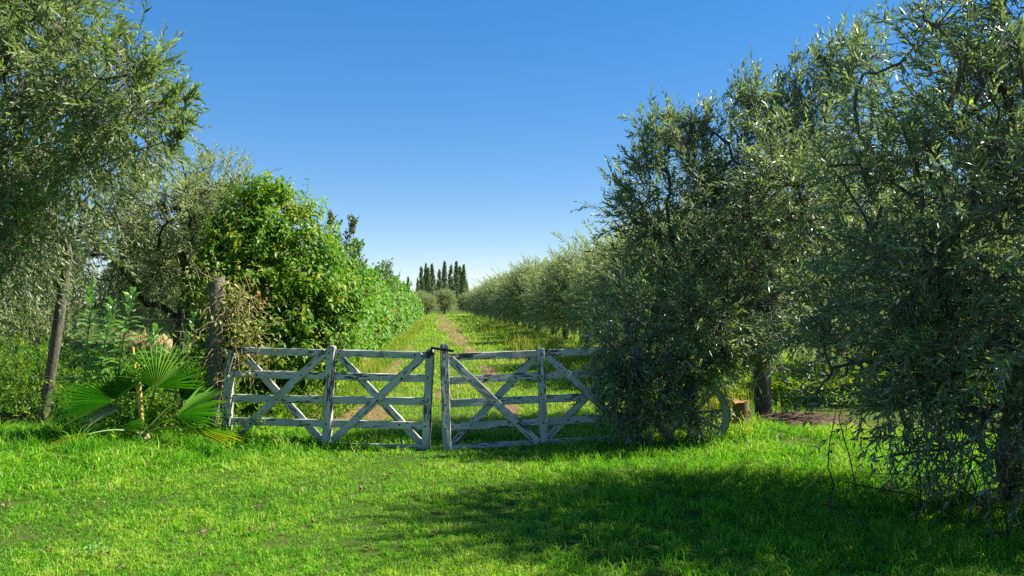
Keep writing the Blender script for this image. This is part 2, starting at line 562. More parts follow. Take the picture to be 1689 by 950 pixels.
# ------------------------------------------------------------------ grass
def blades(mb, rng, X, Y, H, Wd, tint, lean=.55, mat=0):
    n = len(X)
    z = height(X, Y)
    a = rng.uniform(0, 6.283, n)
    ld = np.stack([np.cos(a), np.sin(a), np.zeros(n)], 1)
    b = rng.uniform(0, 6.283, n)
    sd = np.stack([np.cos(b), np.sin(b), np.zeros(n)], 1)
    k = (rng.uniform(.15, 1.3, n) * lean)[:, None]
    P = np.stack([X, Y, z - .004], 1)
    H = H[:, None]; Wd = Wd[:, None]
    up = np.array([[0, 0, 1.0]])
    mid = P + up * H * .58 + ld * k * H * .30
    tip = P + up * H * (1.0 - .25 * k) + ld * k * H * 1.0
    v = np.stack([P - sd * Wd / 2, P + sd * Wd / 2, mid + sd * Wd * .42, mid - sd * Wd * .42, tip], 1).reshape(-1, 3)
    i = np.arange(n)[:, None] * 5
    t5 = np.repeat(tint, 5)
    v0 = mb.n
    mb.add(v, np.concatenate([i, i + 1, i + 2, i + 3], 1), t5, mat)
    # tips share the vertices just added
    mb.f3.append(np.concatenate([i + 3, i + 2, i + 4], 1) + v0); mb.m3.append(np.full(n, mat, int))


def grass():
    rng = np.random.default_rng(11)
    mb = MB()
    # the lawn before the gate
    n = 380000
    Y = np.exp(rng.uniform(math.log(3.4), math.log(10.6), n))
    X = rng.uniform(-.80, .80, n) * Y
    P2 = np.stack([X, Y], 1)
    n1 = wave_noise(P2, rng, 1.5); n2 = wave_noise(P2, rng, .35)
    n4 = wave_noise(P2, rng, .16)
    keep = (n2 + .5 * n1 > -1.05) & (n4 + .35 * n2 > -.85 + .5 * rng.random(n))
    X, Y, n1, n2 = X[keep], Y[keep], n1[keep], n2[keep]
    k = len(X)
    n3 = wave_noise(np.stack([X, Y], 1), rng, .13)
    H = rng.uniform(.015, .047, k) * (1 + .4 * n1) * np.clip(1 + .35 * n2 + .35 * n3, .35, 1.9)
    # longer, uncut grass along the fence line, round the palm and under the olives
    gate_d = np.exp(-((Y - 9.75) ** 2) / .10)
    left = 1 / (1 + np.exp(-((-X - 2.9) * 3 + (Y - 8.7) * 3.2)))
    right = 1 / (1 + np.exp(-((X - 1.2) * 2.2 + (Y - 9.3) * 3.0))) * .75
    deep = 1 / (1 + np.exp(-((X - 2.4) * 3)))
    H = H * (1 + 1.0 * gate_d + 2.6 * left + 1.8 * right + .9 * deep)
    n5 = wave_noise(np.stack([X, Y], 1), rng, 3.0)
    tint = .45 + .18 * n1 + .16 * n2 + .14 * n3 + .20 * n5 + rng.normal(0, .18, k) + .09 * np.exp(-((Y - 9.2) ** 2) / .5) * (X < 1)
    straw = rng.random(k) < .055 + .13 * (n1 + n2 > .65)
    tint = np.where(straw, rng.uniform(.86, 1, k), np.clip(tint, 0, .86))
    tint = np.where((left > .5) & ~straw, np.clip(tint - .12, 0, 1), tint)
    W = rng.uniform(.004, .0085, k) * (Y / 6.0) ** .8 * (1 + .5 * left)
    blades(mb, rng, X, Y, H, W, tint, lean=1.2)
    # ragged tufts standing out of the lawn
    c = 420
    cy = np.exp(rng.uniform(math.log(3.6), math.log(9.6), c)); cx = rng.uniform(-.75, .75, c) * cy
    X = np.repeat(cx, 16) + rng.normal(0, .028, c * 16); Y = np.repeat(cy, 16) + rng.normal(0, .028, c * 16)
    blades(mb, rng, X, Y, rng.uniform(.04, .11, c * 16), np.full(c * 16, .006), np.clip(np.repeat(rng.uniform(.2, .75, c), 16) + rng.normal(0, .1, c * 16), 0, .9), lean=1.0)
    # rank uncut grass round the palm and the fence foot
    n = 15000
    X = rng.uniform(-8.2, -3.3, n); Y = rng.uniform(8.35, 10.1, n) - .10 * (X + 5)
    nn = wave_noise(np.stack([X, Y], 1), rng, .55)
    hh = np.clip(.17 + .13 * nn, .05, .42) * rng.uniform(.6, 1.2, n) * np.clip((Y - 8.0 + .1 * (X + 5)) * 1.4, .25, 1)
    blades(mb, rng, X, Y, hh, rng.uniform(.005, .010, n), np.clip(.26 + .18 * nn + rng.normal(0, .15, n), 0, .93), lean=.9)
    # longer tufts in the olives' shade
    c = 900
    cx = rng.uniform(.2, 5.2, c); cy = rng.uniform(4.4, 9.2, c)
    X = np.repeat(cx, 18) + rng.normal(0, .04, c * 18); Y = np.repeat(cy, 18) + rng.normal(0, .04, c * 18)
    blades(mb, rng, X, Y, rng.uniform(.05, .15, c * 18) * np.repeat(rng.uniform(.6, 1.3, c), 18), np.full(c * 18, .0065), np.clip(np.repeat(rng.uniform(.25, .7, c), 18) + rng.normal(0, .12, c * 18), 0, .92), lean=1.0)
    # beyond the gate
    n = 150000
    Y = np.exp(rng.uniform(math.log(10.3), math.log(150), n))
    X = rng.uniform(-.42, .36, n) * Y * np.clip(1.15 - Y / 400, .5, 1)
    P2 = np.stack([X, Y], 1)
    n1 = wave_noise(P2, rng, 4); n2 = wave_noise(P2, rng, 1.2)
    keep = (on_rut(X, Y) < .5) | (rng.random(n) < .42)
    X, Y, n1, n2 = X[keep], Y[keep], n1[keep], n2[keep]
    k = len(X)
    H = rng.uniform(.04, .10, k) * (1 + .35 * n1) * np.clip((Y / 14) ** .35, 1, 2)
    W = .0065 * (Y / 8.0)
    tint = np.clip(.77 + .12 * n1 + .12 * n2 + rng.normal(0, .13, k), .1, .98)
    blades(mb, rng, X, Y, H, W, tint, lean=.7)
    o = mb.build('grass', M['grass'])
    tag(o, 'bright green mown lawn grass with paler grass beyond the gate', 'grass', kind='stuff')


grass()


def tall_grass():
    rng = np.random.default_rng(12)
    mb = MB()
    n = 26000
    # yellowing clumps along the foot of the olive row
    Y = np.exp(rng.uniform(math.log(12.5), math.log(60), n))
    edge = 4.6 - .09 * Y
    X = edge + rng.normal(-.55, .55, n)
    P2 = np.stack([X, Y], 1)
    nn = wave_noise(P2, rng, 2.2)
    keep = nn > -.25
    X, Y, nn = X[keep], Y[keep], nn[keep]
    k = len(X)
    blades(mb, rng, X, Y, rng.uniform(.16, .46, k) * (1 + .45 * nn), .008 * (Y / 12), np.clip(.40 + .5 * nn + rng.normal(0, .2, k), 0, 1), lean=.55)
    # at the foot of the vine hedge
    n = 9000
    Y = np.exp(rng.uniform(math.log(14), math.log(90), n))
    X = np.array(path_x(Y)) - 1.9 + rng.normal(0, .3, n)
    P2 = np.stack([X, Y], 1)
    nn = wave_noise(P2, rng, 3)
    blades(mb, rng, X, Y, rng.uniform(.15, .4, n) * (1 + .4 * nn), .008 * (Y / 12), np.clip(.45 + .4 * nn + rng.normal(0, .15, n), 0, 1), lean=.55)
    tag(mb.build('tall_grass', M['dry_grass']), 'tall yellowing grass along the edges of the track', 'grass', kind='stuff')


tall_grass()


# ------------------------------------------------------------------ trees
def shoots(mb, rng, P, D, L, pairs, leafL, leafW, droop=.12, mat=0, tint0=.45, tvar=.22, alpha=(.55, 1.05), wide=.45):
    """leafy shoots: opposite pairs of narrow leaves along a slightly drooping twig"""
    S = len(P)
    D = nrm(D)
    g = np.array([[0, 0, -1.0]])
    ts = rng.normal(tint0, tvar * .6, S)
    ref = nrm(rng.normal(size=(S, 3)))
    U = nrm(np.cross(D, ref)); V = np.cross(D, U)
    ph0 = rng.uniform(0, 6.283, S)
    dr = (droop * rng.uniform(.2, 1.9, S))[:, None]
    Lc = L[:, None]
    for j in range(pairs):
        t = (j + .6) / pairs
        pos = P + D * Lc * t + g * dr * Lc * t * t
        T = nrm(D + 2 * g * dr * t)
        for side in (0, 1):
            ph = ph0 + j * 1.571 + side * math.pi + rng.normal(0, .35, S)
            rd = np.cos(ph)[:, None] * U + np.sin(ph)[:, None] * V
            al = rng.uniform(*alpha, S)[:, None] * (1 - .35 * t)
            d = nrm(T * np.cos(al) + rd * np.sin(al) + g * rng.uniform(-.1, .25, S)[:, None])
            nn = nrm(T - (T * d).sum(1, keepdims=True) * d + rng.normal(0, .25, (S, 3)))
            size = rng.uniform(.7, 1.2, S) * (.72 + .4 * math.sin(math.pi * min(1, t * .95 + .05)))
            mb.kites(pos, d, nn, leafL * size, leafW * size * rng.uniform(.8, 1.2, S), np.clip(ts + rng.normal(0, tvar, S), 0, 1), mat, wide=wide)
    return P + D * Lc + g * dr * Lc, P + D * Lc * .5 + g * dr * Lc * .25


def in_ellipsoids(rng, blobs, n, shell=.5, lump=.9, thr=-.35):
    """points inside a union of ellipsoids (x,y,z,rx,ry,rz[,weight]), denser towards the skin, with lumps and gaps"""
    B = np.array([b[:6] for b in blobs], float)
    w = np.array([(b[6] if len(b) > 6 else 1.) * (b[3] * b[4] * b[5]) ** .75 for b in blobs])
    N = int(n * 3.4)
    i = rng.choice(len(B), N, p=w / w.sum())
    u = nrm(rng.normal(size=(N, 3)))
    r = rng.random(N) ** (shell / 1.5)
    P = B[i, :3] + u * r[:, None] * B[i, 3:]
    out = nrm(u / B[i, 3:])
    nz = wave_noise(P, rng, lump)
    ok = (nz > thr) & (P[:, 2] > .25)
    P, out, r = P[ok][:n], out[ok][:n], r[ok][:n]
    return P, out, r


def limbs(mb, rng, trunk, r0, centres, mat=0, tip=.009, sides=6, sway=.12):
    """trunk polyline plus limbs that reach every centre; radii follow the pipe rule"""
    nodes = [np.array(p, float) for p in trunk]
    par = [-1] + list(range(len(trunk) - 1))
    first = len(trunk) // 2
    top = nodes[-1]
    order = np.argsort([np.linalg.norm(c - top) for c in centres])
    plen = [0.0]
    for q in range(1, len(nodes)):
        plen.append(plen[-1] + np.linalg.norm(nodes[q] - nodes[q - 1]))
    for ci in order:
        c = centres[ci]
        A = np.array(nodes)
        d = np.linalg.norm(A - c, axis=1) + .28 * np.array(plen)
        d[:first] += 5
        # limbs rarely run downwards
        d += np.clip(A[:, 2] - c[2], 0, None) * .35
        s = int(np.argmin(d))
        a = nodes[s]
        seg = max(2, int(np.linalg.norm(c - a) / .22))
        pd = nodes[s] - nodes[par[s]] if par[s] >= 0 else np.array([0, 0, 1.0])
        pd = pd / (np.linalg.norm(pd) + 1e-6)
        ctrl = a + (c - a) * .45 + pd * np.linalg.norm(c - a) * .22 + rng.normal(0, sway, 3) * np.linalg.norm(c - a)
        prev = s
        for q in range(1, seg + 1):
            t = q / seg
            p = (1 - t) ** 2 * a + 2 * t * (1 - t) * ctrl + t * t * c
            p = p + rng.normal(0, .012, 3)
            nodes.append(p); par.append(prev); plen.append(plen[prev] + np.linalg.norm(p - nodes[prev])); prev = len(nodes) - 1
    n = len(nodes)
    R = np.zeros(n)
    kids = [[] for _ in range(n)]
    for q in range(n):
        if par[q] >= 0:
            kids[par[q]].append(q)
    e = 2.4
    for q in range(n - 1, -1, -1):
        R[q] = (sum(R[k] ** e for k in kids[q])) ** (1 / e) if kids[q] else tip
        R[q] += .0006
    sc = r0 / R[0]
    for q in range(n):
        f = min(1, max(0, (R[q] / R[0]) ** .8))
        R[q] = R[q] * (sc * f + min(sc, 1.15) * (1 - f))
    done = set()
    for q in range(n):
        starts = [q] if q == 0 else []
        for st in starts + [k for k in (kids[q][1:] if kids[q] else [])]:
            chain = [par[st]] if par[st] >= 0 else []
            k = st
            while True:
                chain.append(k)
                if not kids[k]:
                    break
                k = kids[k][0]
            if len(chain) < 2:
                continue
            rr = R[chain].copy()
            if par[st] >= 0:
                rr[0] = min(rr[0], rr[1] * 1.25)
            mb.tube(np.array([nodes[k] for k in chain]), rr, sides if rr[0] > .02 else 4, .5, mat, cap=rr[0] > .05)
    return np.array(nodes)


def tree(name, label, cat, base, trunk, r0, blobs, n, shoot=(.22, .5), pairs=7, leaf=(.062, .013), leafmat='olive', barkmat='bark', seed=1,
         up=.35, droop=.14, centres=70, extra=None, group=None, shell=.5, lump=.8, thr=-.35, tint0=.45, weep=0., tvar=.22, more_trunks=()):
    """one tree: Empty at the base > trunk (trunk and limbs), crown (twigs and leaves)"""
    rng = np.random.default_rng(seed)
    base = np.array(base, float)
    P, out, r = in_ellipsoids(rng, blobs, n, shell, lump, thr)
    zc = np.average([b[2] for b in blobs]); zr = max(b[5] for b in blobs)
    D = out * 1.0 + np.array([[0, 0, up]]) + rng.normal(0, .45, P.shape)
    low = np.clip((zc - P[:, 2]) / zr, 0, 1)
    D[:, 2] -= low * weep
    L = rng.uniform(shoot[0], shoot[1], len(P))
    if extra is not None:
        eP, eD, eL = extra
        P = np.concatenate([P, eP]); D = np.concatenate([D, eD]); L = np.concatenate([L, eL])
    P0 = P - base
    wood = MB()
    sel = rng.choice(len(P0), min(centres, len(P0)), replace=False)
    nodes = limbs(wood, rng, np.array(trunk, float) - base, r0, P0[sel])
    for tr, rr, cs in more_trunks:
        wood.tube(np.array(tr, float) - base, rr, 7, .5, 0)
    crown = MB()
    tips, mids = shoots(crown, rng, P0, D, L, pairs, leaf[0], leaf[1], droop, 0, tint0, tvar)
    crown.prisms(P0, tips, .0035, .0012, .5, 1, M=mids)
    # each shoot hangs on the nearest limb
    near = np.zeros(len(P0), int)
    for q in range(0, len(P0), 1000):
        dd = ((P0[q:q + 1000, None] - nodes[None]) ** 2).sum(-1)
        near[q:q + 1000] = dd.argmin(1)
    A = nodes[near]
    far = np.linalg.norm(A - P0, axis=1) < .5
    midp = (A + P0) / 2 + rng.normal(0, .03, P0.shape)
    crown.prisms(A[far], P0[far], .006, .0035, .5, 1, M=midp[far])
    root = empty(name, base)
    wood.build('trunk', M[barkmat], root, smooth=True)
    crown.build('crown', [M[leafmat], M[barkmat]], root)
    tag(root, label, cat, group)
    return root


def wands(rng, spec):
    """long upright shoots that stick out of a crown: (x_px, y_px, depth, lean_x, length, count)"""
    P, D, L = [], [], []
    for x, y, Y, lx, ln, cnt in spec:
        for _ in range(cnt):
            tip = np.array(at(x + rng.normal(0, 9), y + rng.normal(0, 9), Y + rng.normal(0, .15)))
            d = nrm(np.array([lx + rng.normal(0, .18), rng.normal(0, .2), 1.0]))
            l = ln * rng.uniform(.75, 1.1)
            # a wand is a chain of two shoots
            P += [tip - d * l, tip - d * l * .5]; D += [d, d + rng.normal(0, .1, 3)]; L += [l * .55, l * .5]
            for f in rng.uniform(.3, .8, 3):
                P.append(tip - d * l * f); D.append(nrm(d + rng.normal(0, .55, 3))); L.append(l * rng.uniform(.18, .32))
    return np.array(P), np.array(D), np.array(L)


rs = np.random.default_rng(77)
# near olive on the right edge
ex = wands(rs, [(1505, 60, 6.6, -.55, 1.0, 3), (1490, 130, 6.4, -.7, .8, 3), (1610, 10, 6.6, -.1, .9, 3), (1560, 40, 6.8, -.3, .9, 3), (1660, 0, 6.4, .1, .9, 3)])
tree('olive_tree', 'nearest olive tree, dark and dense, its foliage hanging to the lawn at the photo edge', 'tree', (4.35, 6.9, 0),
     [(4.35, 6.9, -.05), (4.30, 6.92, .4), (4.36, 6.85, .8), (4.3, 6.8, 1.3), (4.35, 6.8, 1.7)], .15,
     [(4.55, 6.75, 3.0, 1.6, 1.7, 1.8), (3.55, 6.9, 2.0, 1.15, 1.4, 1.35), (4.0, 6.0, 1.7, 1.2, 1.05, 1.2), (4.9, 6.6, 1.6, 1.2, 1.5, 1.2),
      (3.35, 6.9, 1.15, .85, 1.0, .85, 1.3), (4.1, 6.2, .75, 1.1, .9, .6, 1.3), (4.7, 5.6, 2.7, 1.15, .95, 1.5), (4.4, 7.7, 3.1, 1.2, .95, 1.5), (4.6, 5.7, .8, 1.0, .8, .7, 1.2), (4.85, 7.2, 4.5, 1.1, 1.1, .8)],
     3500, shoot=(.28, .62), pairs=8, leaf=(.094, .0235), seed=21, up=.45, weep=.6, droop=.11, centres=420, extra=ex, shell=.85, thr=.0, lump=.8, tint0=.42)

# the olive beside the gate, its boughs hanging over the gate's hinge end
ex = wands(rs, [(1240, 92, 10.8, .12, 1.5, 6), (1215, 130, 10.8, -.1, .9, 4), (1100, 165, 10.6, -.2, 1.0, 6), (1075, 190, 10.5, -.35, .8, 4), (1350, 60, 11.2, .1, 1.1, 4),
                (1440, 5, 11.4, .2, 1.7, 7), (1245, 72, 10.8, .1, 1.6, 4), (1222, 100, 10.8, -.15, 1.4, 4), (1085, 150, 10.6, -.25, 1.3, 4), (1055, 175, 10.6, -.4, 1.2, 4), (1350, 35, 11.2, .1, 1.6, 4), (1410, 10, 11.3, 0, 1.6, 5), (1300, 95, 11.0, -.1, 1.4, 4), (1165, 150, 10.6, .1, 1.1, 4), (1345, 55, 11.2, .1, 1.5, 5), (1395, 45, 11.3, .25, 1.4, 5), (1415, 30, 11.2, .0, 1.2, 4), (1290, 150, 10.8, 0, .8, 4), (1150, 190, 10.5, 0, .7, 4), (1020, 240, 10.6, -.6, .7, 3), (1010, 290, 10.6, -.9, .7, 3),
                (1390, 80, 11.4, .1, 1.0, 4), (1310, 110, 11.0, .1, .9, 4)])
# hanging boughs before the gate's hinge end: five drooping sprays, each a fan of shoots
bP, bD, bL = [], [], []
for cx, cy, w, h, cnt in ((1035, 600, 38, 48, 95), (1085, 625, 42, 65, 130), (1150, 600, 50, 45, 110), (1120, 665, 36, 50, 80), (1015, 660, 24, 40, 45), (1060, 690, 30, 34, 50), (1146, 705, 9, 30, 14), (1195, 570, 40, 35, 60), (1260, 560, 45, 35, 60)):
    for _ in range(int(cnt * .62)):
        bP.append(np.array(at(cx + rs.normal(0, w * .62), min(722, cy + rs.normal(0, h * .62)), 9.42 + rs.uniform(0, .3))))
        bD.append(np.array([rs.normal(-.15, .7), rs.normal(-.1, .4), rs.normal(-.35, .5)])); bL.append(rs.uniform(.16, .38))
ex = tuple(np.concatenate([a, np.array(b)]) for a, b in zip(ex, (bP, bD, bL)))
tree('olive_tree', 'tall olive tree beside the gate with boughs hanging over the hinge end', 'tree', (3.72, 11.9, 0),
     [(3.72, 11.9, -.05), (3.70, 11.88, .4), (3.66, 11.85, .9), (3.55, 11.8, 1.3), (3.5, 11.7, 1.8)], .13,
     [(3.3, 11.6, 3.05, 1.75, 1.35, 1.3), (2.25, 11.2, 2.6, 1.05, 1.1, 1.15), (4.6, 12.0, 3.3, 1.6, 1.3, 1.35), (2.9, 11.4, 3.75, 1.1, .9, .6, .6),
      (2.0, 10.7, 1.7, .85, .85, .75), (1.65, 9.75, 1.25, .55, .35, .6, 2.6), (2.25, 9.65, 1.45, .5, .35, .5, 2.4), (1.3, 9.6, 1.1, .30, .18, .35, 2.0), (3.0, 9.75, 1.7, .5, .35, .45, 1.8), (2.75, 9.9, 1.75, .5, .4, .45, 1.5),
      (4.6, 11.6, 2.0, 1.2, 1.0, .6), (4.3, 11.8, 4.15, .9, .8, .6, .6), (5.2, 12.0, 4.4, .9, .8, .65, .6), (3.5, 9.85, 3.1, .85, .55, .8, 1.6), (2.9, 9.9, 2.5, .6, .45, .5, 1.3), (3.3, 11.0, 1.75, .8, .5, .5, 1.3), (4.4, 10.9, 1.55, .8, .5, .6, 1.3)],
     3200, shoot=(.28, .66), pairs=8, leaf=(.102, .025), seed=22, up=.5, weep=.8, droop=.14, centres=380, extra=ex, shell=.8, thr=.07, lump=.8, tint0=.46)

# the olive that leans over the left edge
ex = wands(rs, [(300, 125, 8.2, .5, .5, 3), (255, 80, 8.2, .4, .6, 4), (185, 35, 8.2, .3, .7, 4), (300, 185, 8.2, .5, .45, 3)])
tree('olive_tree', 'large green olive tree with a slender leaning trunk behind the fan palm', 'tree', (-6.35, 10.9, 0),
     [(-6.36, 10.9, -.05), tuple(at(78, 650, 10.85)), tuple(at(86, 600, 10.8)), tuple(at(95, 540, 10.75)), tuple(at(104, 478, 10.7)), tuple(at(112, 420, 10.6))], .068,
     [(-6.3, 9.3, 4.0, 1.9, 2.0, 1.55), (-4.75, 8.8, 3.75, 1.0, 1.1, 1.05), (-4.2, 8.5, 3.9, .52, .6, .68, 1.5), (-6.6, 9.0, 5.4, 1.7, 1.8, .9), (-6.3, 8.8, 2.75, 1.5, 1.4, .75), (-7.6, 9.2, 2.6, 1.2, 1.3, 1.0),
      (-5.3, 8.7, 4.9, 1.0, 1.0, .8), (-5.6, 8.8, 2.5, 1.0, .9, .7), (-6.9, 8.6, 2.2, 1.0, .9, .7)],
     4300, shoot=(.28, .62), pairs=8, leaf=(.098, .027), leafmat='olive_left', barkmat='bark', seed=23, up=.15, weep=.6, droop=.22, centres=360, extra=ex, shell=.8, thr=.08, lump=.8, tint0=.56)

# open grey olive behind the fence, dark forked limbs
ex = wands(rs, [(330, 275, 15.5, .3, 1.0, 5), (310, 290, 15.5, -.2, .9, 4), (345, 310, 15.5, .5, .7, 4), (280, 330, 15.5, -.4, .7, 4), (400, 320, 15.5, .2, .8, 4), (440, 300, 15.8, .1, .7, 3)])
tree('olive_tree', 'open grey olive with dark forked limbs behind the wire fence', 'tree', (-6.5, 15.6, 0),
     [(-6.5, 15.6, -.05), (-6.45, 15.55, .6), (-6.38, 15.5, 1.2), (-6.3, 15.5, 1.75), (-6.25, 15.5, 2.0)], .14,
     [(-6.4, 15.4, 3.5, 2.2, 1.7, 1.05), (-7.6, 15.2, 2.6, 1.6, 1.6, 1.0), (-5.3, 15.5, 3.0, 1.1, 1.3, 1.0)],
     2300, shoot=(.3, .6), pairs=7, leaf=(.105, .026), leafmat='olive_silver', barkmat='bark_dark', seed=24, up=.35, weep=.5, droop=.2, centres=200, extra=ex, shell=.8, thr=.15, lump=.8, tint0=.55)


# ---- rows of orchard olives: two source trees, copied
def orchard(name, label, seed, base):
    rng = np.random.default_rng(seed)
    bl = [(0, 0, 2.1, 1.7, 1.7, 1.35), (.5, -.7, 1.4, 1.2, 1.1, 1.0), (-.7, .3, 1.5, 1.15, 1.2, 1.05), (-.2, .2, 3.0, 1.1, 1.1, .65), (.9, .6, 1.6, 1.0, 1.1, 1.0)]
    sp = []
    P = rng.normal(0, .75, (130, 3)); P[:, 2] = rng.uniform(2.4, 3.05, 130)
    D = nrm(np.stack([P[:, 0] * .35, P[:, 1] * .35, np.ones(130)], 1)); L = rng.uniform(.45, 1.0, 130)
    return tree(name, label, 'tree', (0, 0, 0), [(0, 0, -.05), (.03, 0, .3), (-.02, .03, .6), (.02, .02, .95)], .13, bl, 1750, shoot=(.3, .6), pairs=7,
                leaf=(.13, .034), leafmat='olive_silver', barkmat='bark_dark', seed=seed, up=.45, weep=.6, droop=.12, centres=120, extra=(P, D, L), shell=.8, thr=-.25,
                tint0=.5, group=None)


src = [orchard('olive_tree', 'x', 31, 0), orchard('olive_tree', 'x', 32, 0)]
used = [False, False]
ORD = ['first', 'second', 'third', 'fourth', 'fifth', 'sixth', 'seventh', 'eighth', 'ninth', 'tenth', 'eleventh', 'twelfth', 'thirteenth', 'fourteenth', 'fifteenth',
       'sixteenth', 'seventeenth', 'eighteenth', 'nineteenth', 'twentieth']
rr = random.Random(5)


def put_olive(x, y, s, label, group, kind=None):
    k = rr.randrange(2) if kind is None else kind
    if not used[k]:
        o = src[k]; used[k] = True
    else:
        o = copy_tree(src[k])
    o.location = (x, y, float(height(x, y)))
    o.rotation_euler = (0, 0, rr.uniform(0, 6.28))
    o.scale = (s * rr.uniform(.95, 1.08), s * rr.uniform(.95, 1.08), s * rr.uniform(.95, 1.05))
    o['label'] = label; o['category'] = 'tree'; o['group'] = group
    return o


y = 17.5
for i in range(20):
    put_olive(6.35 - .092 * y + rr.uniform(-.2, .2), y, 1.10 + rr.uniform(-.12, .10),
              '%s grey green olive along the right of the track, counting from the gate' % ORD[i], 'olive row right of the track')
    y += 4.4 + .12 * i + rr.uniform(-.3, .3)
# orchard behind that row
for i, (x, y, s) in enumerate([(8.2, 15.5, 1.15), (12.0, 17, 1.2), (9.5, 21, 1.1), (14.5, 24, 1.2)]):
    put_olive(x, y, s, 'shaded olive standing behind the near olives, %s from the track' % ORD[i], 'olives behind the right row')
# left side, behind the vine hedge
y = 21.0
for i in range(12):
    put_olive(-7.0 - .092 * (y - 20) + rr.uniform(-.2, .2), y, .93 + rr.uniform(-.05, .05), '%s grey olive showing above the vine hedge, counting from the gate' % ORD[i], 'olive row left of the track')
    y += 6 + .5 * i
for i, (x, y, s) in enumerate([(-12.6, 16.5, 1.0), (-10.2, 26.5, 1.2), (-15.0, 23.5, 1.2), (-18.5, 30, 1.3), (-14.5, 33, 1.25)]):
    put_olive(x, y, s, 'olive in the shade behind the wire fence, %s from the photo edge' % ORD[i], 'olives behind the wire fence')
put_olive(-11.6, 138, 1.12, 'lone rounded olive closing the end of the track', 'olives at the end of the track', 0)
put_olive(-13.6, 128, .95, 'small olive at the end of the vine hedge', 'olives at the end of the track', 1)
put_olive(-18.5, 165, 1.2, 'faint olive far behind the end of the vine hedge', 'olives at the end of the track', 0)
put_olive(-8.3, 150, 1.05, 'low olive at the far end where the track turns', 'olives at the end of the track', 1)


# ---- the broad-leaved tree smothering the hedge
def broad_tree():
    rng = np.random.default_rng(41)
    base = np.array([-3.75, 13.2, 0])
    blobs = [(-3.95, 13.1, 2.55, .95, 1.0, 1.0), (-4.25, 13.0, 1.7, .85, 1.0, 1.1), (-3.3, 13.0, 1.55, .72, .95, 1.2), (-3.85, 12.9, .9, 1.05, .9, .75), (-4.05, 13.2, 3.2, .48, .5, .5), (-2.95, 13.3, 1.8, .42, .6, .5), (-4.5, 13.1, 2.4, .45, .6, .6)]
    P, out, r = in_ellipsoids(rng, blobs, 3300, .62, .6, -.3)
    D = out + np.array([[0, 0, .35]]) + rng.normal(0, .5, P.shape)
    wood = MB()
    P0 = P - base
    sel = rng.choice(len(P0), 90, replace=False)
    limbs(wood, rng, np.array([(0, 0, -.05), (.02, 0, .4), (-.03, .02, .8), (-.1, 0, 1.3), (-.15, 0, 1.8)], float), .09, P0[sel])
    for k in range(5):
        a = rng.uniform(-1, .7); b = rng.uniform(-.6, .3)
        wood.tube([(a, b, -.03), (a + rng.normal(0, .08), b, .5), (a + rng.normal(0, .2), b, 1.2), (a + rng.normal(0, .3), b, 1.8)], [.035, .03, .022, .012], 5)
    crown = MB()
    L = rng.uniform(.18, .42, len(P0)); Dn = nrm(D)
    ts = np.clip(rng.normal(.52, .16, len(P0)), 0, 1)
    ripe = rng.random(len(P0)) < .2            # yellow-green clusters
    ts = np.where(ripe, rng.uniform(.8, .95, len(P0)), ts)
    U = nrm(np.cross(Dn, rng.normal(size=P0.shape))); V = np.cross(Dn, U)
    for j in range(9):
        t = (j + .5) / 9
        pos = P0 + Dn * L[:, None] * t
        ph = rng.uniform(0, 6.28) + j * 2.4 + rng.normal(0, .4, len(P0))
        rd = np.cos(ph)[:, None] * U + np.sin(ph)[:, None] * V
        d = nrm(rd + Dn * .5 + np.array([[0, 0, -.45]]))
        nn = nrm(np.array([[0, 0, 1.0]]) + out * .7 + rng.normal(0, .35, P0.shape))
        s = rng.uniform(.7, 1.25, len(P0)) * np.where(ripe, .7, 1)
        crown.broad(pos, d, nn, .105 * s, .050 * s, np.clip(ts + rng.normal(0, .12, len(P0)), 0, 1), 0, droop=.25)
    crown.prisms(P0, P0 + Dn * L[:, None], .004, .0015, .5, 1)
    root = empty('broadleaf_tree', base)
    wood.build('trunk', M['bark_dark'], root, smooth=True)
    crown.build('crown', [M['broad'], M['bark_dark']], root)
    tag(root, 'bushy broadleaf tree with glossy green and yellow leaves behind the gate', 'tree')


broad_tree()


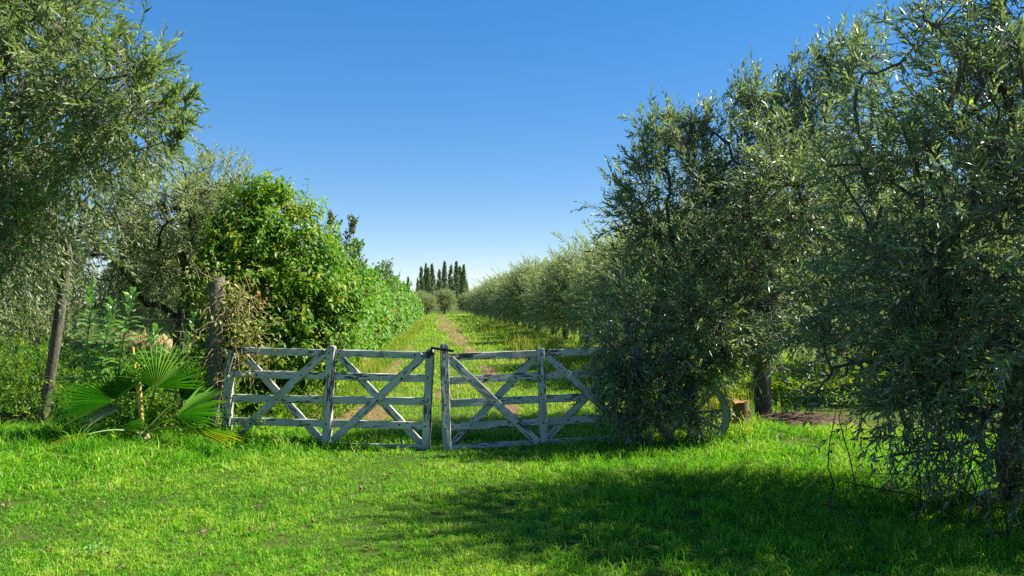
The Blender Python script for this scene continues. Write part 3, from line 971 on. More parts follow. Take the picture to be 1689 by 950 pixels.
def vine_hedge():
    rng = np.random.default_rng(42)
    y0, y1 = 15.5, 78
    root = empty('vine_hedge', (path_x(20) - 2.3, 20, 0))
    b = np.array(root.location)
    n = 24000
    Y = np.exp(rng.uniform(math.log(y0), math.log(y1), n))
    top = 2.5 + .25 * np.sin(Y * .55) + .35 * np.exp(-((Y - 17) ** 2) / 9) + .35 * np.exp(-((Y - 40) ** 2) / 40)
    z = rng.random(n) ** .8 * top * rng.uniform(.9, 1.05, n)
    bulge = .42 * np.sin(np.clip(z / top, 0, 1) * 2.6 + .3)
    X = path_x(Y) - 2.3 + bulge * rng.uniform(.3, 1.15, n)
    P = np.stack([X, Y, z + .05], 1)
    lum = wave_noise(P, rng, 1.0)
    P[:, 0] += .16 * lum
    P = P[lum > -.8]; lum = lum[lum > -.8]; Y = P[:, 1]
    k = len(P)
    outn = nrm(np.stack([np.full(k, .8), np.full(k, -.55), np.full(k, .55)], 1) + rng.normal(0, .45, (k, 3)))
    d = nrm(np.array([[.2, -.1, -.7]]) + rng.normal(0, .5, (k, 3)))
    s = rng.uniform(.6, 1.25, k) * np.clip((Y / 20) ** .45, 1, 2)
    t = np.clip(rng.normal(.45, .2, k) + .15 * lum, 0, .9)
    t = np.where(rng.random(k) < .05, rng.uniform(.93, 1, k), t)
    leaves = MB()
    leaves.broad(P - b, d, outn, .115 * s, .105 * s, t, 0, fold=.12, droop=.1)
    # waving runners above the top
    for q in range(170):
        yy = math.exp(rng.uniform(math.log(y0), math.log(50))); tp = 2.45 + .25 * math.sin(yy * .55) + .3 * math.exp(-((yy - 17) ** 2) / 9) + .35 * math.exp(-((yy - 40) ** 2) / 40)
        a = np.array([path_x(yy) - 2.15 + rng.normal(0, .15), yy, tp - .15])
        e = a + np.array([rng.normal(0, .2), rng.normal(0, .2), rng.uniform(.2, .6)])
        m = 7
        tt = np.linspace(.1, 1, m)[:, None]
        pp = a + (e - a) * tt
        leaves.broad(pp - b, nrm(rng.normal(size=(m, 3)) + np.array([[0, 0, -.3]])), nrm(rng.normal(size=(m, 3)) * .5 + np.array([[.5, -.6, .5]])), np.full(m, .10), np.full(m, .085), np.clip(rng.normal(.5, .15, m), 0, .9), 0)
        leaves.prisms((a - b)[None], (e - b)[None], .005, .002, .5, 1)
    leaves.build('leaves', [M['vine'], M['bark_dark']], root)
    stems = MB()
    for q in range(60):
        yy = math.exp(rng.uniform(math.log(y0), math.log(60)))
        xx = path_x(yy) - 2.3 + rng.normal(0, .12)
        p = np.array([xx, yy, 0.0]) - b
        stems.tube([p, p + np.array([rng.normal(0, .1), rng.normal(0, .2), .6]), p + np.array([rng.normal(0, .15), rng.normal(0, .4), 1.2]), p + np.array([rng.normal(0, .2), rng.normal(0, .6), 1.7])], [.02, .017, .013, .007], 5)
    tag(stems.build('stems', M['bark_dark'], root, smooth=True), kind='stuff')
    tag(root, 'long hedge of bright green climbing vine running along the left of the track', 'hedge')


vine_hedge()


# ---- slim trees
def slim_tree(name, label, base, h, w, n, leafmat, leaf, seed, group=None, make=True, bare=.06, up=1.6, tint0=.45):
    rng = np.random.default_rng(seed)
    z = rng.random(n) ** .9 * (1 - bare) + bare
    prof = np.clip(np.sin(np.clip(z * 1.05, 0, 1) ** .65 * math.pi) ** .7, .05, 1) * w / 2
    a = rng.uniform(0, 6.283, n)
    r = prof * np.sqrt(rng.random(n))
    P = np.stack([r * np.cos(a), r * np.sin(a), z * h], 1)
    lum = wave_noise(P, rng, w * .9)
    P = P[lum > -.6]
    k = len(P)
    D = nrm(np.stack([P[:, 0], P[:, 1], np.full(k, w * .5 * up)], 1) + rng.normal(0, .15 * w, (k, 3)))
    crown = MB()
    tips, mids = shoots(crown, rng, P, D, rng.uniform(.6, 1.2, k) * leaf[0] * 3.2, 4, leaf[0], leaf[1], .05, 0, tint0, .2, wide=.5)
    wood = MB()
    wood.tube([(0, 0, -.1), (0, 0, h * .3), (.01 * h, 0, h * .65), (0, 0, h * .97)], [h * .013, h * .010, h * .006, h * .001], 6)
    for q in range(26):
        zz = rng.uniform(.12, .8) * h; aa = rng.uniform(0, 6.28); ll = rng.uniform(.1, .2) * h
        wood.tube([(0, 0, zz), (w * .2 * math.cos(aa), w * .2 * math.sin(aa), zz + ll * .5), (w * .32 * math.cos(aa), w * .32 * math.sin(aa), zz + ll)], [h * .004, h * .003, h * .001], 4)
    root = empty(name, base)
    wood.build('trunk', M['bark_dark'], root, smooth=True)
    crown.build('crown', M[leafmat], root)
    tag(root, label, 'tree', group)
    return root


POP = 255.0
pops = [(690, 462, 5), (694.5, 441, 7), (700, 439, 6.5), (706.5, 442, 7.5), (713.5, 440, 8.5), (723, 445, 7), (733, 436, 8.5), (741, 437.5, 6.5), (752.5, 436, 9), (760, 440, 8), (764, 441, 8.5), (673, 457, 4.5), (771, 468, 6)]
names = ['short first', 'second', 'third', 'fourth', 'fifth', 'sixth', 'tall seventh', 'eighth', 'tall ninth', 'tenth', 'eleventh', 'lone', 'low last']
ps = [slim_tree('poplar_tree', 'x', (0, 0, 0), 14, 2.0, 900, 'poplar', (.34, .17), 51, bare=.05), slim_tree('poplar_tree', 'x', (0, 0, 0), 14, 2.0, 900, 'poplar', (.34, .17), 52, bare=.05)]
for i, ((x, yt, wpx), nm) in enumerate(zip(pops, names)):
    Yd = POP + 6 * ((i * 7) % 5)
    hh = float(at(x, yt, Yd).z)
    o = ps[i] if i < 2 else copy_tree(ps[i % 2])
    o.location = (xat(x, Yd), Yd, 0)
    o.scale = (wpx / FPX * Yd / 1.55, wpx / FPX * Yd / 1.55, hh / 14)
    o.rotation_euler = (rad(((i * 37) % 5 - 2) * .6), rad(((i * 53) % 7 - 3) * .6), i * 1.3)
    tag(o, '%s dark poplar of the far windbreak, counted from the hedge side' % nm if nm not in ('lone', 'low last') else
        ('small lone poplar tip just above the vine hedge' if nm == 'lone' else 'lowest poplar at the orchard end of the far windbreak'), 'tree', 'poplars of the far windbreak')

slim_tree('silver_poplar', 'slim pale green poplar rising behind the vine hedge', (xat(582, 27), 27, 0), 4.45, 1.0, 420, 'grey_shrub', (.10, .062), 55, up=1.2, tint0=.35).children
slim_tree('young_poplar', 'thin pale young tree above the middle of the vine hedge', (xat(636, 34), 34, 0), 3.75, 1.1, 260, 'grey_shrub', (.13, .05), 56, up=1.2, tint0=.6)
slim_tree('leafy_sapling', 'small grey sapling close beside the bushy broadleaf tree', (xat(545, 19), 19, 0), 3.75, .8, 200, 'grey_shrub', (.09, .045), 57, up=1.2, tint0=.4)


# ------------------------------------------------------------------ gate
def board(name, parent, org, A, B, w, d0, d1, along, across, seed, head=False, tilt=0., label=None):
    """one plank from A to B in the gate's plane; depth runs from d0 (back) to d1 (front) along 'across'; local X runs along the plank"""
    r = np.random.default_rng(seed)
    A = Vector(A); B = Vector(B)
    ax = (B - A).normalized(); Ln = (B - A).length
    ay = Vector(across)
    az = ax.cross(ay).normalized()
    k = max(6, int(Ln / .09))
    t = np.linspace(0, Ln, k)
    mb = MB()
    jit = lambda: r.normal(0, .0016, k)
    c = .006
    ring = [(-w / 2, d0 + c), (-w / 2 + c, d0), (w / 2 - c, d0), (w / 2, d0 + c), (w / 2, d1 - c), (w / 2 - c, d1), (0, d1), (-w / 2 + c, d1), (-w / 2, d1 - c)]
    ed = [1, .8, .8, 1, 1, .55, 0, .55, 1]
    V = np.zeros((k, 9, 3)); T = np.zeros((k, 9))
    bow = r.normal(0, .003) * np.sin(t / Ln * math.pi)
    for q, (z, d) in enumerate(ring):
        V[:, q, 0] = t + (r.normal(0, .002, k) if 0 < q < 8 else 0)
        V[:, q, 1] = d + jit() * .6 + bow
        V[:, q, 2] = z + jit()
        T[:, q] = ed[q]
    V[:, :, 0] = np.clip(V[:, :, 0], 0, Ln)
    if head:                        # rounded head of a stile
        for q, (z, d) in enumerate(ring):
            V[-1, q, 2] *= .45; V[-2, q, 2] *= .9; V[-1, q, 0] = Ln; V[-2, q, 0] = Ln - .018
    i = np.arange(k - 1)[:, None] * 9; j = np.arange(9)[None]; j2 = (j + 1) % 9
    mb.add(V.reshape(-1, 3), np.stack([i + j, i + 9 + j, i + 9 + j2, i + j2], -1).reshape(-1, 4), T.ravel())
    for e, s in ((0, 1), (k - 1, -1)):
        ctr = V[e].mean(0)
        f = [[q, (q + 1) % 9, 9] if s > 0 else [(q + 1) % 9, q, 9] for q in range(9)]
        mb.add(np.concatenate([V[e], ctr[None]]), f, 1.)
    o = mb.build(name, M['paint'], parent)
    mw = Matrix((ax, ay, az)).transposed().to_4x4()
    mw.translation = A - org
    o.matrix_local = mw
    if label:
        o['label'] = label
    return o


BOLT = None


def bolt(parent, org, P, across):
    global BOLT
    if BOLT is None:
        mb = MB()
        a = np.arange(8) * math.pi / 4
        r1 = np.stack([.0125 * np.cos(a), np.zeros(8), .0125 * np.sin(a)], 1)
        r2 = r1 * .7 + np.array([[0, .007, 0]])
        v = np.concatenate([r1, r2, [[0, .008, 0]]])
        f = [[q, (q + 1) % 8, 8 + (q + 1) % 8] for q in range(8)] + [[q, 8 + (q + 1) % 8, 8 + q] for q in range(8)] + [[8 + q, 8 + (q + 1) % 8, 16] for q in range(8)]
        mb.add(v, f)
        BOLT = mb.mesh('bolt', [M['iron']])
    o = bpy.data.objects.new('bolt', BOLT)
    COL.objects.link(o); o.parent = parent
    ay = Vector(across); az = Vector((0, 0, 1)); ax = ay.cross(az).normalized()
    m = Matrix((ax, ay, az)).transposed().to_4x4(); m.translation = Vector(P) - org
    o.matrix_local = m


def gate(label, H, E, members, bolts, seed):
    """H, E: ground points of the plane's two ends; members in photo pixels projected on to that vertical plane"""
    H = Vector((*H, 0)); E = Vector((*E, 0))
    along = (E - H).normalized()
    nrm_ = Vector((along.y, -along.x, 0))
    if nrm_.y > 0:
        nrm_ = -nrm_

    def on(x, y):
        d = ray(x, y); o = Vector((0, 0, EYE))
        t = (H - o).dot(nrm_) / d.dot(nrm_)
        return o + d * t
    mid = (H + E) / 2
    root = empty('farm_gate', mid)
    tag(root, label, 'gate', 'double farm gate')
    for q, (nm, p0, p1, wpx, d0, d1, head) in enumerate(members):
        w = wpx / FPX * mid.y
        board(nm, root, mid, on(*p0), on(*p1), w, d0, d1, along, nrm_, seed + q, head)
    for x, y, d in bolts:
        bolt(root, mid, on(x, y) + nrm_ * d, nrm_)
    return root, on, nrm_, mid


RL = (0., .028)           # rails
FR = (.0305, .058)        # braces in front of the rails
BK = (-.030, -.0025)      # braces behind
ST = (-.018, .064)        # stiles
left_m = [('stile', (375, 722), (382.5, 579), 14.5, *ST, False), ('stile', (540, 730), (548.5, 570), 13.5, *ST, True), ('stile', (703, 741), (711, 575), 12, *ST, True),
          ('rail', (404, 578.5), (704, 586), 11.5, *RL, False), ('rail', (384, 616), (703, 624), 12.5, *RL, False), ('rail', (382, 656), (702, 662), 12.5, *RL, False),
          ('rail', (380, 694), (701, 702), 12.5, *RL, False), ('rail', (376, 729), (700, 738), 9, *RL, False),
          ('brace', (392, 719), (539, 580), 13, *FR, False), ('brace', (551, 726), (700, 586), 13, *FR, False),
          ('brace', (404, 589), (532, 729), 12.5, *BK, False), ('brace', (560, 588), (696, 734), 12.5, *BK, False)]
left_b = [(380, 615, .064), (378, 655, .064), (376, 690, .064), (546, 582, .064), (545, 620, .064), (543, 659, .064), (541, 698, .064), (708, 622, .064), (706, 662, .064), (704, 702, .064),
          (537, 583, .058), (500, 619, .058), (460, 658, .058), (417, 697, .058), (698, 587, .058), (664, 624, .058), (625, 660, .058), (425, 618, .028), (497, 696, .028), (591, 622, .028), (660, 700, .028),
          (685, 585, .028), (559, 584, .028)]
gl, on_l, n_l, mid_l = gate('weathered white wooden gate leaf hung on the vine covered post', (-3.46, 9.86), (-.98, 9.46), left_m, left_b, 300)
right_m = [('stile', (737, 741), (732, 567), 13, *ST, True), ('stile', (896, 728), (890.5, 573), 12, *ST, True), ('stile', (1052, 722), (1046, 572), 13, *ST, False),
           ('rail', (739, 589), (1046, 576.5), 11.5, *RL, False), ('rail', (740, 627.5), (1048, 612), 12.5, *RL, False), ('rail', (741, 665), (1049, 651), 12.5, *RL, False),
           ('rail', (742, 704), (1050, 686), 12.5, *RL, False), ('rail', (743, 738), (1051, 720), 9, *RL, False),
           ('brace', (743, 593), (886, 729), 13, *FR, False), ('brace', (899, 584), (1041, 716), 13, *FR, False),
           ('brace', (884, 588), (745, 735), 12.5, *BK, False), ('brace', (1038, 583), (901, 724), 12.5, *BK, False)]
right_b = [(732, 591, .064), (734, 629, .064), (734, 667, .064), (735, 706, .064), (891, 585, .064), (892, 620, .064), (894, 658, .064), (895, 696, .064), (757, 589, .058), (775, 626, .058), (814, 662, .058),
           (852, 698, .058), (901, 585, .058), (850, 623, .028), (776, 701, .028), (936, 692, .028), (1049, 612, .064), (1050, 651, .064)]
gr, on_r, n_r, mid_r = gate('weathered white wooden gate leaf with its hinge end lost in olive boughs', (1.53, 9.9), (-.84, 9.46), right_m, right_b, 340)


def bar(mb, A, B, w, h):
    A = Vector(A); B = Vector(B)
    ax = (B - A).normalized(); az = Vector((0, 0, 1)); ay = az.cross(ax).normalized(); az = ax.cross(ay)
    v = [P + ay * sy * w / 2 + az * sz * h / 2 for P in (A, B) for sy, sz in ((-1, -1), (1, -1), (1, 1), (-1, 1))]
    mb.add([tuple(q) for q in v], [[0, 1, 5, 4], [1, 2, 6, 5], [2, 3, 7, 6], [3, 0, 4, 7], [3, 2, 1, 0], [4, 5, 6, 7]])


mb = MB()
p = on_l(714, 583) + n_l * .085 - mid_l; q_ = on_l(715, 573) + n_l * .085 - mid_l; r_ = on_l(751, 578.5) + n_l * .085 - mid_l
bar(mb, p, q_ + Vector((0, 0, .012)), .03, .022); bar(mb, q_ - Vector((.012, 0, 0)), r_, .026, .028)
bar(mb, on_l(709, 579) + n_l * .0685 - mid_l, on_l(709, 590) + n_l * .0685 - mid_l, .008, .05)
bar(mb, on_l(708, 583) + n_l * .078 - mid_l, on_l(718, 583) + n_l * .078 - mid_l, .016, .04)
mb.build('latch', M['iron'], gl)
mb = MB()
bar(mb, on_l(366, 573.5) + n_l * .02 - mid_l, on_l(405, 575.5) + n_l * .045 - mid_l, .012, .035)
bar(mb, on_l(389, 577) + n_l * .05 - mid_l, on_l(404, 578) + n_l * .05 - mid_l, .02, .05)
mb.build('hinge', M['iron'], gl)


# ------------------------------------------------------------------ gate post with withered vine
def gate_post():
    rng = np.random.default_rng(61)
    b = Vector((xat(352, 10.05), 10.05, 0))
    root = empty('gate_post', b)
    mb = MB()
    k = 16
    z = np.linspace(-.05, 2.02, k)
    pts = np.stack([.015 * np.sin(z * 2) + .045 * z / 2, .01 * np.cos(z * 3), z], 1)
    mb.tube(pts, .115 + .012 * rng.normal(size=k) - .012 * z, 12, .5)
    o = mb.build('post', M['post'], root, smooth=True)
    mb = MB()
    pts2 = pts + np.array([[.16, .04, 0]])
    mb.tube(pts2[:13], .05 + .006 * rng.normal(size=13), 9, .5)
    mb.build('side_post', M['bark_dark'], root, smooth=True)
    tag(root, 'thick weathered timber gate post tangled in dry vine', 'post')

    v = empty('climbing_vine', b + Vector((.17, -.02, 0)))
    st = MB(); lf = MB()
    for q in range(90):
        x0, z0 = rng.normal(.15, .09), rng.uniform(1.05, 1.95)
        a = rng.uniform(-1.9, -.9)
        pp = [np.array([x0, rng.normal(-.08, .08), z0])]
        d = np.array([rng.normal(0, .5), rng.normal(0, .3), -1.0])
        for _ in range(7):
            d = nrm(d + rng.normal(0, .45, 3))
            pp.append(pp[-1] + d * .10)
        pp = np.array(pp); pp[:, 2] = np.clip(pp[:, 2], .5, 2.2)
        st.tube(pp, np.linspace(.0045, .002, 8), 4, .5, cap=False)
        if rng.random() < .75:
            m = 14
            s = rng.integers(0, 8, m)
            zt = rng.normal(.28, .2)
            red = (.2 < x0 - .05 < .55 and 1.5 < z0 < 1.85 and rng.random() < .35)
            t = np.clip(rng.normal(.95 if red else zt, .08, m), 0, 1)
            lf.broad(pp[s] + rng.normal(0, .04, (m, 3)), rng.normal(size=(m, 3)) + np.array([[0, 0, -.4]]), rng.normal(size=(m, 3)) * .6 + np.array([[.2, -.6, .6]]), rng.uniform(.04, .075, m), rng.uniform(.02, .045, m), t)
    for q in range(34):                                 # leafy cap that spills over to the left of the post
        x0, z0 = rng.normal(-.22, .20), rng.normal(1.86, .14)
        m = 16
        P = np.array([x0, rng.normal(.12, .12), z0]) + rng.normal(0, .08, (m, 3))
        lf.broad(P, rng.normal(size=(m, 3)) + np.array([[0, 0, -.5]]), rng.normal(size=(m, 3)) * .6 + np.array([[.3, -.5, .7]]), rng.uniform(.045, .08, m), rng.uniform(.018, .035, m), np.clip(rng.normal(.15, .14, m), 0, 1))
        e = np.array([x0, 0, z0]); st.tube([e + np.array([.1, 0, -.25]), e + np.array([.05, 0, -.1]), e], [.004, .003, .002], 4, cap=False)
    tag(st.build('stems', M['straw'], v), kind='stuff')
    lf.build('leaves', M['vine_dry'], v)
    tag(v, 'withered vine with yellow and reddish leaves climbing the gate post', 'vine')


gate_post()


# ------------------------------------------------------------------ chain-link fence left of the post
def fence():
    A = np.array([-3.95, 10.2]); B = np.array([-10.2, 11.4])
    Ln = np.linalg.norm(B - A); u = (B - A) / Ln
    root = empty('wire_fence', ((A + B) / 2).tolist() + [0])
    o2 = np.array([*((A + B) / 2), 0])
    hgt = 1.5
    P = lambda s, z: np.array([A[0] + u[0] * s, A[1] + u[1] * s, z]) - o2
    a, b = [], []
    step = .085
    n = int((Ln + hgt) / step)
    for q in range(n):
        for sg in (1, -1):
            s0 = q * step - (hgt if sg > 0 else 0); s1 = s0 + sg * hgt
            z0, z1 = .03, hgt
            # clip to the panel
            t0, t1 = 0., 1.
            if s1 != s0:
                for lim, lo in ((0, True), (Ln, False)):
                    t = (lim - s0) / (s1 - s0)
                    if (s1 > s0) == lo: t0 = max(t0, t)
                    else: t1 = min(t1, t)
            if t1 - t0 < .02: continue
            a.append(P(s0 + (s1 - s0) * t0, z0 + (z1 - z0) * t0)); b.append(P(s0 + (s1 - s0) * t1, z0 + (z1 - z0) * t1))
    mb = MB(); mb.prisms(np.array(a), np.array(b), .0016, .0016)
    tag(mb.build('wire_mesh', M['wire'], root), kind='stuff')
    for z in (.05, .75, 1.5):
        mb = MB(); mb.tube([P(0, z), P(Ln / 2, z - .02), P(Ln, z)], .002, 4); mb.build('strand', M['wire'], root)
    for s in (.25, 5.2):
        mb = MB(); mb.tube([P(s, -.05), P(s + .01, .8), P(s, 1.62)], .022, 8); mb.build('post', M['post'], root, smooth=True)
    tag(root, 'thin chain link wire fence behind the fan palm', 'fence')


fence()


# ------------------------------------------------------------------ fan palm
def palm():
    rng = np.random.default_rng(71)
    bx, by = xat(238, 9.3), 9.3
    base = Vector((bx, by, float(height(bx, by))))
    root = empty('fan_palm', base)
    b = np.array(base)

    def frond(hub, upd, nor, R, half, mat='palm', start=None, seg=30, tint=.42, skew=0., dry=0., stalk='petiole', fold=.075, label=None, split=.40):
        hub = np.array(hub, float)
        nor = nrm(np.array(nor, float)); upd = np.array(upd, float); upd = nrm(upd - nor * (upd @ nor)); rt = np.cross(upd, nor)
        mb = MB()
        th = np.linspace(-half, half, seg + 1)
        for q in range(seg):
            a0, a1 = th[q], th[q + 1]; am = (a0 + a1) / 2
            r = R * (1 - .22 * (abs(am) / half) ** 2) * rng.uniform(.93, 1.05) * (1 + skew * am)
            dirv = lambda a: upd * math.cos(a) + rt * math.sin(a)
            inner = r * split
            wob = rng.normal(0, .02)
            pl = lambda a, rr, off: hub + dirv(a) * rr + nor * off
            bend = -nor * 0 + np.array([0, 0, -1.0]) * R * rng.uniform(.03, .17)
            v = [pl(am, .02 * R, 0), pl(a0, inner * .5, -fold * R * .35), pl(am, inner * .5, fold * R * .35), pl(a1, inner * .5, -fold * R * .35),
                 pl(a0, inner, -fold * R * .55), pl(am, inner, fold * R * .5), pl(a1, inner, -fold * R * .55),
                 pl(am - (am - a0) * .30, r * .76, -fold * R * .2) + bend * .35, pl(am, r * .76, fold * R * .35) + bend * .35, pl(am + (a1 - am) * .30, r * .76, -fold * R * .2) + bend * .35,
                 pl(am + wob, r, 0) + bend]
            f = [[0, 2, 1], [0, 3, 2]]
            f4 = [[1, 2, 5, 4], [2, 3, 6, 5], [4, 5, 8, 7], [5, 6, 9, 8]]
            f += [[7, 8, 10], [8, 9, 10]]
            t0 = np.full(11, tint + rng.normal(0, .08)); t0[[7, 8, 9, 10]] += dry * .5; t0[10] += dry + .35 * (rng.random() < .4)
            if abs(am) > half * .8: t0 += dry
            n0 = mb.n
            mb.add(np.array(v) - b, f, np.clip(t0, 0, 1))
            mb.f4.append(np.array(f4) + n0); mb.m4.append(np.zeros(4, int))
        o = mb.build('frond', M[mat], root)
        if label: o['label'] = label
        if start is not None:
            s = np.array(start, float); c = (s + hub) / 2 + np.array([0, 0, .10])
            t = np.linspace(0, 1, 9)[:, None]
            pts = (1 - t) ** 2 * s + 2 * t * (1 - t) * c + t * t * (hub + upd * .03)
            mp_ = MB(); mp_.tube(pts - b, np.linspace(.016, .009, 9), 6)
            mp_.build('stalk', M[stalk], o, smooth=True)
        return o
    heart = np.array([bx, by, base.z + .12])
    # upright fan facing the camera
    frond(at(257, 640, 9.15), (.18, .25, 1), (.30, -.90, .40), .66, 1.35, start=heart, seg=24, tint=.68, skew=.05, label='upright open fan frond')
    # broad fan to the left
    frond(at(186, 663, 9.05), (-.50, -.15, .85), (.18, -.75, .65), .68, 1.40, start=heart, seg=26, tint=.64, skew=-.08, label='wide fan frond spread to the left')
    # fan swept to the right
    frond(at(290, 688, 9.0), (.75, -.25, .7), (-.2, -.65, .7), .62, .95, start=heart, seg=18, tint=.62, skew=0, label='fan frond swept towards the post')
    # pale underside below the left fan
    frond(at(200, 672, 9.15), (-.95, -.3, -.02), (.1, -.75, .65), .52, .5, mat='palm_pale', start=heart, seg=11, tint=.6, split=.4, label='pale silvery frond seen from below')
    # folded low frond reaching left, long stalk
    frond(at(200, 705, 8.8), (.95, -.2, .22), (-.2, -.85, .55), .33, .42, start=None, seg=9, tint=.72, label='small bright frond low at the heart')
    frond(at(150, 716, 8.8), (-1, -.25, -.22), (.0, -.45, .9), .42, .22, start=heart, seg=7, tint=.8, dry=.2, label='narrow folded frond low on the left')
    # yellowing folded frond drooping to the gate
    frond(at(305, 708, 8.85), (1, -.05, -.12), (.05, -.6, .8), .66, .17, start=heart, seg=8, tint=.86, dry=.15, stalk='petiole_dry', label='yellowing folded frond drooping to the gate')
    # back fan, half hidden
    frond(at(225, 655, 9.5), (-.1, .4, 1), (0, -1, .3), .5, .9, start=heart, seg=16, tint=.25)
    frond(at(300, 660, 9.5), (.5, .4, .8), (-.2, -1, .3), .5, .9, start=heart, seg=16, tint=.25)
    # bare yellow stalks
    for x0, x1, y0 in ((232, 219, 572), (236, 228, 600), (228, 223, 590)):
        e = np.array(at(x1, y0, 9.35)); mb = MB(); mb.tube(np.array([heart, (heart + e) / 2 + np.array([.0, 0, .0]), e]) - b, [.022, .022, .014], 6)
        o = mb.build('dry_stalk', M['petiole_dry'], root, smooth=True)
    mb = MB()
    mb.tube([(0, 0, -.05), (0, 0, .06), (0, 0, .16)], [.09, .10, .05], 9)
    mb.build('trunk', M['straw'], root, smooth=True)
    tag(root, 'young green fan palm in long grass beside the gate post', 'palm')


palm()


# ------------------------------------------------------------------ tall leafy weeds behind the palm
def leafy_weed(label, px, top, Y, seed, n=15, lean=.1, leaf=.17):
    rng = np.random.default_rng(seed)
    b = Vector((xat(px, Y), Y, float(height(xat(px, Y), Y))))
    root = empty('leafy_weed', b)
    h = float(at(px, top, Y).z) - b.z
    st = MB()
    tops = []
    for q in range(2):
        off = rng.normal(0, .09, 2) if q else np.zeros(2)
        hh = h * (1 if q == 0 else rng.uniform(.7, .9))
        z = np.linspace(0, hh, 7)
        pts = np.stack([off[0] + lean * z * z / hh + (.1 * z if q else 0), off[1] + 0 * z, z], 1)
        st.tube(pts, np.linspace(.011, .003, 7), 5)
        tops.append(pts)
    st.build('stem', M['petiole'], root, smooth=True)
    for q, pts in enumerate(tops):
        for j in range(n):
            t = .38 + .62 * j / (n - 1)
            p = np.array([np.interp(t * 6, range(7), pts[:, c]) for c in range(3)])
            for s in (0, 1):
                a = j * 1.57 + s * math.pi + rng.normal(0, .3)
                if rng.random() < .1: continue
                d = np.array([math.cos(a), math.sin(a) * .8, .35 + .9 * (t > .85)]); nn = np.array([-.25 * math.cos(a), -.25 * math.sin(a), 1]) + rng.normal(0, .2, 3)
                l = leaf * (1.05 - .55 * t) * rng.uniform(.85, 1.2) * 1.25
                mb = MB(); mb.broad(np.zeros((1, 3)), d[None], nn[None], [l], [l * .31], np.clip(rng.normal(.4, .2), 0, 1), 0, fold=.12, droop=.3)
                o = mb.build('leaf', M['weed'], root, loc=p)
    tag(root, label, 'weed', 'tall leafy weeds behind the palm')


leafy_weed('tall weed with pale backed leaves nearest the olive trunk', 140, 474, 9.45, 81, n=20, lean=.05, leaf=.30)
leafy_weed('tall weed with broad pale leaves just above the left palm frond', 190, 488, 9.4, 82, n=20, lean=.12, leaf=.32)
leafy_weed('shorter weed growing between the palm and the gate post', 300, 525, 9.7, 83, n=14, lean=.1, leaf=.22)


# ------------------------------------------------------------------ undergrowth along the fence
def undergrowth():
    rng = np.random.default_rng(91)
    mb = MB()
    n = 2600
    X = rng.uniform(-10.5, -3.9, n); Y = 10.6 - .19 * (X + 4) + rng.normal(.5, .55, n)
    nn = wave_noise(np.stack([X, Y], 1), rng, 1.5)
    hh = (.6 + .4 * nn) * np.where(X < -6.2, 1.6, .9)
    z = rng.random(n) * np.clip(hh, .1, 1.4) + .05
    P = np.stack([X, Y, z + height(X, Y)], 1)
    D = rng.normal(0, .6, (n, 3)) + np.array([[0, 0, .8]])
    shoots(mb, rng, P, D, rng.uniform(.2, .45, n), 6, .075, .022, .15, 0, .45, .25)
    # scrub between the fence and the olives behind it
    n = 2600
    X = rng.uniform(-11, -5.0, n); Y = rng.uniform(12.3, 15.5, n)
    nn = wave_noise(np.stack([X, Y], 1), rng, 1.6)
    P = np.stack([X, Y, height(X, Y) + rng.random(n) * np.clip(.78 + .18 * nn, .3, 1.0)], 1)
    shoots(mb, rng, P, rng.normal(0, .6, (n, 3)) + np.array([[0, 0, .8]]), rng.uniform(.2, .4, n), 6, .09, .026, .15, 0, .5, .25)
    # weeds at the palm's foot and the hedge bottom
    n = 700
    X = np.concatenate([rng.normal(-4.3, .55, n // 2), rng.uniform(-3.6, -2.4, n // 2)]); Y = np.concatenate([rng.normal(9.75, .3, n // 2), rng.normal(12.0, .35, n // 2)])
    P = np.stack([X, Y, height(X, Y) + rng.uniform(.02, .3, n)], 1)
    shoots(mb, rng, P, rng.normal(0, .7, (n, 3)) + np.array([[0, 0, .8]]), rng.uniform(.12, .3, n), 5, .06, .022, .15, 0, .5, .25)
    # weeds under the olives to the right
    n = 600
    X = rng.uniform(3.2, 8.5, n); Y = rng.uniform(12.8, 14.5, n)
    P = np.stack([X, Y, height(X, Y) + rng.uniform(.02, .6, n)], 1)
    shoots(mb, rng, P, rng.normal(0, .7, (n, 3)) + np.array([[0, 0, .8]]), rng.uniform(.2, .4, n), 5, .09, .03, .15, 0, .6, .25)
    tag(mb.build('undergrowth', M['broad']), 'tangled green undergrowth along the wire fence', 'undergrowth', kind='stuff')


undergrowth()


def twig_brush():
    """bare suckers and dead twigs round the foot of the nearest olive"""
    rng = np.random.default_rng(92)
    mb = MB()
    root = empty('dead_brush', (4.1, 6.3, 0))
    b = np.array([4.1, 6.3, 0])
    for q in range(80):
        p = np.array([rng.normal(4.1, .6), rng.normal(6.35, .5), .0])
        d = nrm(np.array([rng.normal(0, .45), rng.normal(0, .45), 1]))
        pp = [p]
        for _ in range(6):
            d = nrm(d + rng.normal(0, .22, 3)); pp.append(pp[-1] + d * rng.uniform(.1, .22))
        mb.tube(np.array(pp) - b, np.linspace(.008, .0025, 7), 4, cap=False)
    tag(mb.build('twigs', M['bark_dark'], root), kind='stuff')
    tag(root, 'tangle of dead twigs at the foot of the nearest olive', 'brush')


twig_brush()


